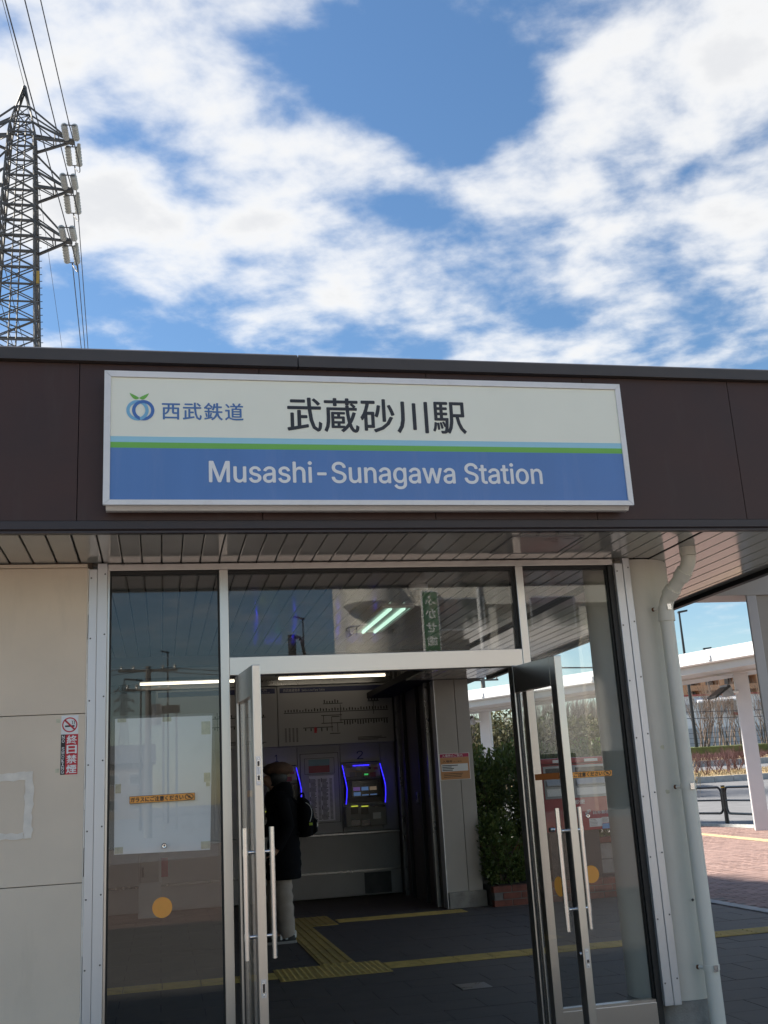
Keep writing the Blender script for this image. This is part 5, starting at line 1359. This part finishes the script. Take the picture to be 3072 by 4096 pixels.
# slim black fence with a grass strip
tag(MB().prism([(10, 67, 1.6), (10, 67, 3.05), (10, 72.5, 3.25), (10, 72.5, 1.6)], (70, 0, 0)).build('bank', 'green_grass'), kind='structure')
FN = thing('wire_fence', 'low dark wire fence in front of the leafless thicket', 'fence')
for k in range(16): MB().box(24 + k * 1.5, 24.05 + k * 1.5, 68.4, 68.45, 3.0, 4.1).build('post', 'black_metal', FN)
for z in (3.35, 3.7, 4.05): MB().box(23.5, 48, 68.41, 68.44, z, z + .025).build('rail', 'black_metal', FN)
# leafless thicket
for k in range(15):
    rng.seed(200 + k); x = 24.5 + k * 1.45 + rng.uniform(-.4, .4); y = 70.5 + rng.uniform(-1.2, 1.8)
    o = thing('bare_tree', 'upright leafless young tree with many thin stems before the white building', 'tree', 'leafless thicket beyond the far road'); m = MB()
    for q in range(9): branch_mb(m, (x + rng.uniform(-.5, .5), y + rng.uniform(-.4, .4), 3.1), (rng.uniform(-.35, .35), rng.uniform(-.3, .3), 1), 1.75 * rng.uniform(.8, 1.2), .034, 3, .38, 3, 4, .35, .74)
    m.build('crown', 'bark', o); MB().tube([(x, y, 3.05), (x + .05, y, 4.4)], [.06, .04], 6).build('trunk', 'bark', o)
rng.seed(5)
# street lamps
def lamp(base, top_z, arm, label, hr=1.0, m='black_metal', group='tall street lamps'):
    o = thing('street_lamp', label, 'street lamp', group); b = Vector(base); t = Vector((b.x, b.y, top_z))
    MB().tube([b, b.lerp(t, .5), t], [.13 * hr, .11 * hr, .07 * hr], 12).build('pole', m, o, True)
    MB().tube([b, b + Vector((0, 0, .5))], .16 * hr, 12).build('foot', m, o, True)
    a = Vector(arm); q = t + a * .3
    MB().tube([t, t + a * .15 + Vector((0, 0, .05))], .06 * hr, 8).build('neck', m, o, True)
    s = a.normalized(); w = Vector((-s.y, s.x, 0)) * .16 * hr; U = Vector((0, 0, 1))
    MB().prism([t - s * .1 - w, t - s * .1 + w, t + a + w * .7, t + a - w * .7], (0, 0, .12 * hr)).build('head', m, o); return o
b = PY(2789, 3005, 69); tz = PY(2714, 2452, 69).z; lamp((b.x, 69, gz(69)), tz, (.58, -.15, .08), 'tall black street lamp whose head stands clear above the white canopy')
b = PY(2870, 2990, 95); tz = PY(2816, 2597, 95).z; lamp((b.x, 95, gz(95)), tz, (.7, -.2, .05), 'black street lamp whose head just tops the white canopy')

# ------------------------------------------------------------------ buildings across the road
def win_building(name, label, x0, x1, y0, y1, zb, zt, m, wins, wm='dark_win', frame='white_paint'):
    o = thing(name, label, 'building'); MB().box(x0, x1, y0, y1, zb, zt).build('wall', m, o)
    for (a, b, c, d) in wins:
        f = MB().box(a - .08, b + .08, y0 - .06, y0 - .002, c - .08, d + .08).build('window', frame, o); MB().box(a, b, y0 - .075, y0 - .061, c, d).build('pane', wm, f)
    return o
M['dark_win'] = mat('window pane', (.10, .10, .105), .15); M['bwhite'] = mat('white render', (.82, .80, .77), .7, var=.04); M['borange'] = mat('orange tile wall', (.56, .29, .15), .7, var=.08, scale=1)
M['red_line'] = mat('red coping', (.40, .06, .05), .5); M['btile'] = mat('pale tile wall', (.74, .70, .62), .5, var=.05, scale=2); M['shutter'] = mat('grey shutter', (.42, .42, .42), .6)
Yw = 92
zt_ = PY(2830, 2783, Yw).z; xa, xb = PY(2690, 2800, Yw).x, PY(3200, 2800, Yw).x
ws = []
for (x, y, x2, y2) in ((540, 600, 675, 760), (800, 575, 945, 745), (1010, 560, 1165, 740), (345, 620, 400, 770)):
    p, q = B(x, y2, Yw), B(x2, y, Yw); ws.append((p.x, q.x, p.z, q.z))
for k in range(3): ws.append((ws[2][1] + 1.5 + 2.6 * k, ws[2][1] + 2.7 + 2.6 * k, ws[1][2], ws[1][3]))
WB = win_building('white_building', 'low white rendered building with awnings and a red roof line beyond the thicket', xa, xb, Yw, Yw + 10, 3, zt_, 'bwhite', ws, 'shutter')
MB().box(xa - .1, xb + .1, Yw - .12, Yw + 10.1, zt_ + .002, zt_ + .16).build('coping', 'red_line', WB)
for w in ws[:3]: MB().prism([(w[0] - .35, Yw - .08, w[3] + .55), (w[0] - .35, Yw - .75, w[3] + .15), (w[0] - .35, Yw - .75, w[3] + .02), (w[0] - .35, Yw - .08, w[3] + .12)], (w[1] - w[0] + .7, 0, 0)).build('awning', 'white_paint', WB)
p, q = B(1035, 775, Yw), B(1190, 730, Yw); MB().box(p.x, q.x, Yw - .3, Yw - .01, p.z, q.z).build('red_sill', 'red_line', WB)
p, q = B(590, 1200, Yw), B(1050, 945, Yw); MB().box(p.x - 6, q.x + 14, Yw - .2, Yw - .002, 3.2, q.z).build('plinth', 'shutter', WB)
Yo = 125; zo0 = 4; zo1 = PY(2900, 2640, Yo).z
OB = thing('orange_building', 'orange tiled apartment block with dark balconies behind the white building', 'building')
xa, xb = PY(2660, 2750, Yo).x, PY(3260, 2750, Yo).x
MB().box(xa, xb, Yo + 1.6, Yo + 14, zo0, zo1).build('wall', 'dark_win', OB)
zf = [PY(2830, v, Yo).z for v in (2795, 2740, 2690, 2640)]
st_h = zf[1] - zf[0]
for k in range(-3, 3):
    z = zf[0] + st_h * k
    MB().box(xa, xb, Yo, Yo + 1.59, z + .62 * st_h, z + 1.0 * st_h).build('balcony', 'borange', OB)
    for q in range(9):
        xx = xa + (xb - xa) * q / 8.0; MB().box(xx - .35, xx + .35, Yo - .05, Yo + 1.58, z + .001, z + .619 * st_h).build('pier', 'borange', OB)
        if q < 8: MB().box(xx + 1.0, xx + (xb - xa) / 8 - .9, Yo + 1.52, Yo + 1.58, z + .03 * st_h, z + .5 * st_h).build('window', 'shutter', OB)
MB().box(xa - .4, xb + .4, Yo - .4, Yo + 14.2, zo1 + .01, zo1 + .5).build('roof', 'borange', OB)

# trees beyond the canopy
def treex(name, label, x, y, z0, h, w, n, size, m, seed, group):
    rng.seed(seed); o = thing(name, label, 'tree', group)
    bl = [(x + rng.uniform(-.5, .5) * w, y + rng.uniform(-.4, .4) * w, z0 + h * rng.uniform(.30, .85), w * rng.uniform(.22, .4), w * rng.uniform(.22, .4), h * rng.uniform(.12, .24)) for k in range(11)]
    pts, d = clump_points(n, bl); d = d * .6 + nr.normal(size=d.shape) * .6
    inst('crown', leaf_mesh('crown', pts, d, nr.uniform(size * .6, size * 1.4, n), m, .5), parent=o)
    m_ = MB(); m_.tube([(x, y, z0 - .1), (x + .1, y, z0 + h * .5), (x, y, z0 + h * .8)], [.18, .12, .05], 8)
    for k in range(6): branch_mb(m_, (x, y, z0 + h * rng.uniform(.25, .55)), (rng.uniform(-1, 1), rng.uniform(-1, 1), .7), w * .35, .05, 2)
    m_.build('trunk', 'bark_grey', o, True); return o
for k, u in enumerate((1835, 1890, 1960, 2010, 2075, 2130, 2200, 2265)):
    Y = 45 + (k % 3) * 3; p = PY(u, 3000, Y); zt2 = PY(u, 2838 + (k * 37 % 28), Y).z
    treex('evergreen_tree', ('dark green evergreen tree in the belt behind the walkway canopy' if k % 3 else 'olive toned evergreen tree in the belt behind the walkway canopy'), p.x, Y, gz(Y) - .2, zt2 - gz(Y), 3.6, 4200, .22, 'leaf_dark' if k % 3 else 'leaf_olive', 300 + k, 'tree belt behind the canopy')
for k, u in enumerate((2300, 2345, 2392, 2440, 2490)):
    Y = 47 + (k % 2) * 3; p = PY(u, 3000, Y); zt2 = PY(u, 2905 + (k * 13 % 30), Y).z
    treex('withered_tree', ('brown withered bushy tree behind the walkway canopy' if k != 1 else 'olive bushy tree among the brown withered ones behind the canopy'), p.x, Y, gz(Y) - .2, zt2 - gz(Y), 3.2, 4200, .18, 'leaf_brown' if k != 1 else 'leaf_olive', 400 + k, 'brown thicket behind the canopy')
for k, u in enumerate((2270, 2305, 2340, 2375, 2410, 1885, 2150)):
    rng.seed(500 + k); Y = 54 + (k % 3) * 2; p = PY(u, 3000, Y); zt2 = PY(u, 2800 + (k * 17 % 30), Y).z
    o = thing('bare_tree', 'leafless grey tree rising over the brown thicket', 'tree', 'leafless trees over the thicket'); m = MB(); hh = zt2 - gz(Y)
    MB().tube([(p.x, Y, gz(Y) - .1), (p.x + .1, Y, gz(Y) + hh * .45)], [.16, .11], 7).build('trunk', 'bark_grey', o, True)
    for q in range(7): branch_mb(m, (p.x + .1, Y, gz(Y) + hh * rng.uniform(.28, .45)), (rng.uniform(-.7, .7), rng.uniform(-.7, .7), 1), hh * .27, .055, 4, .5, 3, 4, .25, .7)
    m.build('crown', 'bark_grey', o)
rng.seed(8)
# dry reeds
n = 900; c = PY(2370, 3040, 40)
P_ = np.column_stack([nr.uniform(c.x - 3, c.x + 4, n), nr.uniform(39, 41, n), np.full(n, gz(40) - .05)])
rd = leaf_mesh('dry_reeds', P_, np.column_stack([nr.normal(0, .22, n), nr.normal(0, .2, n), np.ones(n)]), nr.uniform(.8, 1.7, n), 'dry_grass', .03); tag(inst('dry_reeds', rd), kind='stuff')
# utility pole with wires
def util_pole(x, y, z0, z1, label, wires, group=None, hr=1.0):
    o = thing('utility_pole', label, 'utility pole', group); MB().tube([(x, y, z0), (x, y, z1)], [.19 * hr, .12 * hr], 12).build('pole', 'pole_grey', o, True)
    for z, w in ((z1 - .25, 1.3), (z1 - 1.1, 1.0)):
        MB().box(x - w, x + w, y - .05, y + .05, z, z + .1).build('crossarm', 'galv', o)
        for s in (-.9, -.5, .5, .9): MB().lathe((x + s * w, y, z + .1), [(.05, 0), (.07, .05), (.05, .1), (.07, .15), (.03, .2)], 8).build('insulator', 'porcelain', o, True)
    MB().tube([(x + .35, y, z1 - 2.6), (x + .35, y, z1 - 1.7)], .24, 12).build('transformer', 'grey_metal', o, True)
    for k, (p, q, sag) in enumerate(wires):
        p, q = Vector(p), Vector(q); MB().tube([p.lerp(q, t) - Vector((0, 0, 4 * sag * t * (1 - t))) for t in [i / 16 for i in range(17)]], .018, 5).build('wire', 'cable', o)
up = PY(1927, 2672, 62); z1 = up.z
w1 = [((up.x + s, 62, z1 + .05), (up.x + dx + s * .8, 62 + dy, z1 + .8), .9) for s in (-1.1, 0, 1.1) for dx, dy in ((-38, 8), (42, -6))]
w2 = [((up.x, 62, z1 - zz), (up.x + dx, 62 + dy, z1 - zz + .3), 1.0) for zz in (2.6, 3.0) for dx, dy in ((-38, 8), (42, -6))]
util_pole(up.x, 62, 0, z1 + .3, 'concrete utility pole rising over the white canopy', w1 + w2)
# far blue hills
hl = MB(); pts = []
for k in range(81): x = -900 + k * 45; pts.append((x, 1400, 30 + 30 * math.sin(k * .37) * math.sin(k * .11 + 1) + 12 * math.sin(k * .9)))
hl.add([(p[0], 1400, -5) for p in pts] + pts + [(p[0], 1800, p[2]) for p in pts], [(i, i + 1, 82 + i, 81 + i) for i in range(80)] + [(81 + i, 82 + i, 163 + i, 162 + i) for i in range(80)])
M['hill'] = mat('distant hills', (.16, .20, .26), .95, var=.1, scale=.01); tag(hl.build('hills', 'hill'), kind='structure')
# ------------------------------------------------------------------ transmission tower behind the station
def pylon(label, cx_, cy_, H, armz, arml, z_from):
    o = thing('transmission_tower', label, 'pylon', None)
    def hw(z): return np.interp(z, [0, H - 18, H - 3.6, H - 3.0, H], [3.9, 1.30, .75, .68, .06])
    def L4(z): h = hw(z); return [Vector((cx_ + sx * h, cy_ + sy * h, z)) for sx, sy in ((-1, -1), (1, -1), (1, 1), (-1, 1))]
    zs = [0, 7, 13, 18, 22, 25]
    z = 25
    while z < H - 4.0: z += max(1.05, hw(z) * .98); zs.append(z)
    zs = [z for z in zs if z < H - 3.2] + [H - 3.0, H - 1.7, H - .1]
    for i in range(4):
        m = MB()
        for a, b in zip(zs[:-1], zs[1:]):
            w = np.interp(a, [0, 25, H], [.24, .145, .08]); m.obox(L4(a)[i], L4(b)[i], w, w)
        m.build('leg', 'galv', o)
    for a, b in zip(zs[:-1], zs[1:]):
        m = MB(); A_, B_ = L4(a), L4(b); w = .085 if a > 20 else .14
        for i in range(4):
            j = (i + 1) % 4
            m.obox(A_[i], B_[j], w, w * .5); m.obox(A_[j], B_[i], w, w * .5); m.obox(B_[i], B_[j], w, w)
        if a > 20: m.obox(A_[0], B_[2], w, w * .5)
        m.build('bracing', 'galv', o)
    # ladder up the middle
    m = MB()
    for s in (-.22, .22): m.obox((cx_ + s - .15, cy_ - .4, 20), (cx_ + s, cy_ - .3, H - 2.5), .07, .07)
    z = 20
    while z < H - 3: t = (z - 20) / (H - 22.5); m.obox((cx_ - .22 - .15 * (1 - t), cy_ - .4, z), (cx_ + .22 - .15 * (1 - t), cy_ - .4, z), .03, .03); z += .42
    m.build('ladder', 'galv', o)
    m = MB()
    for q in range(2):
        z = 24
        while z < H - 4: p = L4(z)[1 + q]; m.obox(p, p + Vector((.22, 0, .02)), .035, .035); z += .45
    tag(m.build('climbing_pegs', 'galv', o), kind='stuff')
    MB().lathe((cx_, cy_, H - .15), [(.16, 0), (.14, .18), (.05, .3)], 10).build('cap', 'galv', o, True)
    ends = []
    for s in (1, -1):
        for za in armz:
            m = MB(); tip = Vector((cx_ + s * arml, cy_, za)); h0 = hw(za - .45); h1 = hw(za + 1.9)
            lo = [Vector((cx_ + s * h0, cy_ + e * h0, za - .45)) for e in (-1, 1)]; mi = [Vector((cx_ + s * hw(za + .75), cy_ + e * hw(za + .75), za + .75)) for e in (-1, 1)]; hi = [Vector((cx_ + s * h1, cy_ + e * h1, za + 2.0)) for e in (-1, 1)]
            for q in range(2):
                m.obox(lo[q], tip, .15, .13); m.obox(mi[q], tip, .11, .10); m.obox(hi[q], tip, .10, .08)
                m.obox(lo[q].lerp(tip, .55), mi[q].lerp(tip, .55), .06, .06); m.obox(mi[q], lo[q].lerp(tip, .55), .06, .06)
            m.obox(lo[0].lerp(tip, .5), lo[1].lerp(tip, .5), .06, .06); m.obox(lo[0], lo[1].lerp(tip, .5), .05, .05); m.box(tip.x - .16, tip.x + .16, tip.y - .2, tip.y + .2, tip.z - .1, tip.z + .1)
            arm = m.build('crossarm', 'galv', o)
            for d in (-1, 1):
                e = tip + Vector((0, d * 2.15, -.30)); ends.append((s, za, d, e + Vector((0, d * .25, -.03))))
                for w in (-.31, .31):
                    ins = MB(); a_ = tip + Vector((w, d * .45, -.08)); b_ = e + Vector((w, 0, 0)); n = 6; pts = []; rs = []
                    for k in range(n):
                        for f_, r_ in ((0, .12), (.25, .205), (.55, .205), (.8, .12)): pts.append(a_.lerp(b_, (k + f_) / n)); rs.append(r_)
                    ins.tube(pts, rs, 10).build('insulator', 'porcelain', arm, True)
                y_ = MB(); y_.obox(tip + Vector((-.4, d * .42, -.08)), tip + Vector((.4, d * .42, -.08)), .05, .05); y_.obox(tip + Vector((0, d * .1, -.02)), tip + Vector((0, d * .42, -.08)), .07, .07); y_.build('yoke', 'galv', arm)
                y_ = MB(); y_.obox(e + Vector((-.4, 0, 0)), e + Vector((.4, 0, 0)), .05, .05); y_.obox(e, e + Vector((0, d * .3, -.03)), .07, .07); y_.build('yoke', 'galv', arm)
            jp = MB(); p0, p1 = tip + Vector((0, -2.4, -.33)), tip + Vector((0, 2.4, -.33)); jp.tube([p0.lerp(p1, t) + Vector((s * .5 * math.sin(math.pi * t), 0, -1.5 * math.sin(math.pi * t))) for t in [k / 14 for k in range(15)]], .035, 6); jp.build('jumper', 'cable', arm)
            pts = []; rs = []
            for k in range(16):
                for f_, r_ in ((0, .06), (.5, .12)): pts.append(tip + Vector((s * .42, 0, -.1 - (k + f_) * .095))); rs.append(r_)
            MB().tube(pts, rs, 8).build('jumper_insulator', 'porcelain', arm, True)
    return o, ends
TC_ = PY(98, 350, 60)
TW, ends = pylon('grey lattice power pylon with white insulators rising behind the roof', TC_.x, 60, TC_.z, (42.3, 38.8, 35.25), 3.0, 20)
MB().box(TC_.x + 1.28, TC_.x + 1.45, 58.62, 58.66, 31.6, 32.4).build('number_plate', mat('ochre plate', (.45, .28, .05), .6), TW)
def wire(label, pts, r_=.032):
    o = MB().tube(pts, r_, 5).build('power_line', 'cable'); tag(o, label, 'power line', 'power lines of the pylon'); return o
tops = {42.3: 162, 38.8: 101, 35.25: 25}
lows = {42.3: 351, 38.8: 337, 35.25: 320}
def solveY(u, v, z):
    d = ray(u, v); return (z - CAM_H) / d.z * d.y
ordn = {42.3: 'upper', 38.8: 'middle', 35.25: 'lower'}
for s, za, d, e in ends:
    if s > 0 and d < 0:
        Yp = solveY(tops[za], 0, e.z - .35); p = PY(tops[za], 0, Yp)
        k = (p - e) / (e.y - p.y)
        pts = [e] + [Vector((e.x + k.x * t, e.y - t, e.z - .034 * t + .00022 * t * t)) for t in (5, 10, 14, 20, 30, 45, 60, 90, 120, 160, 200)]
        wire('power line leaving the %s crossarm towards the forecourt' % ordn[za], pts)
    elif s > 0:
        Yp = solveY(lows[za], 1392, e.z - 1.2); p = PY(lows[za], 1392, Yp); k = (p - e) / (p.y - e.y)
        pts = [e] + [Vector((e.x + k.x * t, e.y + t, e.z - .042 * t + .0002 * t * t)) for t in (6, 12, 20, 30, 45, 70, 100, 150, 200)]
        wire('power line dropping away from the %s crossarm behind the roof' % ordn[za], pts)
    else:
        pts = [e] + [Vector((e.x - .01 * t, e.y + d * t, e.z - .04 * t + .0002 * t * t)) for t in (10, 20, 40, 80, 120, 200)]
        wire('power line on the far side arm of the pylon at the %s level' % ordn[za] + (' running back' if d > 0 else ' running forward'), pts)
ap = Vector((TC_.x, 60, TC_.z + .1)); Yp = solveY(7, 0, ap.z - .2); p = PY(7, 0, Yp); k = (p - ap) / (ap.y - p.y)
wire('thin earth wire leaving the pylon tip', [ap] + [Vector((ap.x + k.x * t, ap.y - t, ap.z - .012 * t + .0001 * t * t)) for t in (5, 12, 30, 60, 120, 200)], .02)
Yp = solveY(242, 1390, ap.z - 2.5); p = PY(242, 1390, Yp); k = (p - ap) / (p.y - ap.y)
wire('thin earth wire falling away behind the pylon', [ap] + [Vector((ap.x + k.x * t, ap.y + t, ap.z - .05 * t + .0001 * t * t)) for t in (5, 12, 30, 60, 120)], .018)

# ------------------------------------------------------------------ across the forecourt (seen mirrored in the glass)
def PR(u, v, Yv):                                  # point seen in the mirror of the glass front
    p = PY(u, v, Yv); return Vector((p.x, 2 * YG - p.y, p.z))
# clinic building with round stair and green sign
Yv = 45
q = PR(1402, 2440, Yv); by = q.y; bx0 = q.x
CBD = thing('clinic_building', 'pale tiled clinic building with a round stair and green vertical sign across the forecourt', 'building')
zr = 14.5; zb1 = PR(2200, 2412, Yv).z
MB().box(bx0 + 1.2, bx0 + 26, by - 12, by, zb1, zr).build('wall', 'btile', CBD)
MB().box(bx0 + 1.2, bx0 + 26, by - 12, by - 1.4, -.01, zb1 - .002).build('wall', 'bwhite', CBD)
for k in range(6): MB().box(bx0 + 2 + 4.4 * k, bx0 + 2.4 + 4.4 * k, by - .5, by - .1, 0, zb1 - .003).build('pier', 'btile', CBD)
for k in range(5): f = MB().box(bx0 + 3 + 4.4 * k, bx0 + 6 + 4.4 * k, by - 1.40, by - 1.34, .1, 2.6).build('shop_window', 'dark_win', CBD)
for r_ in range(2):
    for k in range(5):
        f = MB().box(bx0 + 4 + 4.4 * k, bx0 + 6.2 + 4.4 * k, by + .002, by + .06, 8.2 + 3.2 * r_, 9.7 + 3.2 * r_).build('window', 'alu', CBD); MB().box(bx0 + 4.08 + 4.4 * k, bx0 + 6.12 + 4.4 * k, by + .061, by + .07, 8.28 + 3.2 * r_, 9.62 + 3.2 * r_).build('pane', 'dark_win', f)
# round stair tower with balconies
sx = bx0 + 1.0; sr = 1.25
for (v0, v1) in ((2422, 2340), (2640, 2552)):
    z0, z1 = PR(1340, v0, Yv).z, PR(1340, v1, Yv).z
    MB().lathe((sx, by - .2, 0), [(sr * .9, z0 - .15), (sr, z0), (sr, z1)], 32).build('balcony', 'btile', CBD, True)
    rl = MB(); z2 = z1 + .42
    rl.tube([(sx + sr * .95 * math.cos(R(a)), by - .2 + sr * .95 * math.sin(R(a)), z2) for a in range(-30, 220, 12)], .03, 6)
    for a in range(-30, 220, 24): rl.tube([(sx + sr * .95 * math.cos(R(a)), by - .2 + sr * .95 * math.sin(R(a)), z1), (sx + sr * .95 * math.cos(R(a)), by - .2 + sr * .95 * math.sin(R(a)), z2)], .02, 5)
    rl.build('railing', 'grey_metal', CBD)
MB().lathe((bx0 + 1.0, by - 1.0, 0), [(.98, 0), (.98, zr)], 32).build('stair_core', 'btile', CBD, True)
a, b = PR(1755, 2601, Yv), PR(1682, 2374, Yv); gx0, gx1 = min(a.x, b.x), max(a.x, b.x); z0, z1 = a.z, b.z
M['green_sign'] = mat('green sign', (.04, .17, .07), .5)
sgn = MB().cbox(gx0 - .06, gx1 + .06, by + .08, by + .30, z0 - 1.2, z1 + .08, .02).build('sign_board', 'white_paint', CBD)
MB().box(gx0, gx1, by + .301, by + .31, z0 - 1.1, z1).build('sign_face', 'green_sign', sgn)
m = MB(); w = gx1 - gx0; hh = (z1 - z0 + 1.1) / 6
for i, ch in enumerate('ふかせ歯科'): text_to(m, ch, (gx1 - w * .14, by + .313, z1 - hh * (i + .95)), (-1, 0, 0), UZ, w * .72, hh * .72, .03)
m.build('lettering', 'white_ink', sgn)
m = MB(); q = PR(2270, 2500, Yv)
for i, ch in enumerate('歯科'): text_to(m, ch, (q.x + .9 - i * 2.6, by - 1.33, q.z - .5), (-1, 0, 0), UZ, .9, .9, .03)
m.build('lettering', 'white_ink', CBD)
q = PR(1920, 2500, Yv); MB().tube([(q.x, by + .08, 0), (q.x, by + .08, zr)], .09, 10).build('drain_pipe', 'white_paint', CBD, True)
# lamps, poles and far tower across the forecourt
def rlamp(u, vt, Yv, arm, label):
    p = PR(u, vt, Yv); lamp((p.x, p.y, 0), p.z, arm, label, .62, 'black_metal', 'street lamps across the forecourt')
rlamp(671, 2612, 78, (-.5, .3, .08), 'dark street lamp across the forecourt, mirrored in the narrow pane')
rlamp(1211, 2478, 60, (-.55, .3, .1), 'dark street lamp across the forecourt, mirrored above the doors')
rlamp(564, 2724, 62, (-.95, .1, .08), 'dark street lamp with a long arm beside the utility pole across the forecourt')
p = PR(1167, 2540, 36); o = thing('arched_pole', 'thick dark pole with an arched pipe across the forecourt', 'pole')
MB().tube([(p.x, p.y, 0), (p.x, p.y, p.z)], .14, 12).build('pole', 'black_metal', o, True); q = PR(1225, 2620, 36)
MB().tube([(p.x, p.y, p.z - .3)] + [(p.x + (q.x - p.x) * t, p.y, p.z - .35 + .28 * math.sin(math.pi * min(t * 1.2, 1)) - .9 * max(0, t - .75) * 3) for t in [k / 10 for k in range(1, 11)]] + [(q.x + .03, p.y, 0)], .06, 8).build('arch', 'black_metal', o, True)
p = PR(593, 2665, 48)
util_pole(p.x, p.y, 0, p.z, 'concrete utility pole with crossarms across the forecourt', [((p.x + s, p.y, p.z - .1), (p.x + s + 40 * t, p.y - 6, p.z), .9) for s in (-1, 1) for t in (-1, 1)])
p = PR(497, 2720, 240); PYB, _e = pylon('distant lattice power pylon far across the forecourt', 0, 0, 46, (42.3, 38.8, 35.25), 3.0, 20)
kf = (p.z) / 46.0; PYB.location = (p.x, p.y, 0); PYB.scale = (kf, kf, kf)
# billboard and low houses across the forecourt
p, q = PR(639, 2853, 60), PR(720, 2826, 60)
BBD = thing('billboard', 'dark billboard on two legs across the forecourt', 'billboard')
MB().box(min(p.x, q.x), max(p.x, q.x), p.y - .1, p.y, p.z, q.z + .1).build('panel', 'black_metal', BBD)
for x in (p.x + .2, q.x - .2): MB().box(x - .06, x + .06, p.y - .25, p.y - .101, 0, p.z + .3).build('leg', 'grey_metal', BBD)
M['roof_tile'] = mat('grey roof tile', (.10, .10, .11), .6, var=.1); M['house_a'] = mat('beige siding', (.50, .45, .38), .7); M['house_b'] = mat('grey siding', (.42, .43, .44), .7); M['house_c'] = mat('brown siding', (.26, .20, .16), .7)
def house(x, y, w, d, h, m, label):
    o = thing('house', label, 'house', 'houses across the forecourt'); MB().box(x, x + w, y - d, y, -.01, h).build('wall', m, o)
    MB().prism([(x - .4, y + .4, h + .002), (x - .4, y - d - .4, h + .002), (x - .4, y - d / 2, h + d * .28)], (w + .8, 0, 0)).build('roof', 'roof_tile', o)
    for r_ in range(int(h // 2.7)):
        for k in range(int(w // 2.4)):
            f = MB().box(x + .7 + 2.4 * k, x + 2.0 + 2.4 * k, y + .002, y + .05, .9 + 2.7 * r_, 2.1 + 2.7 * r_).build('window', 'white_paint', o); MB().box(x + .78 + 2.4 * k, x + 1.92 + 2.4 * k, y + .051, y + .06, .98 + 2.7 * r_, 2.02 + 2.7 * r_).build('pane', 'dark_win', f)
house(-46, -98, 11, 8, 5.8, 'house_a', 'beige two-storey house with grey tiled roof across the forecourt')
house(-26, -104, 9, 8, 5.6, 'house_b', 'grey two-storey house with tiled roof across the forecourt')
house(-9, -110, 8, 8, 5.9, 'house_c', 'brown two-storey house with tiled roof across the forecourt')
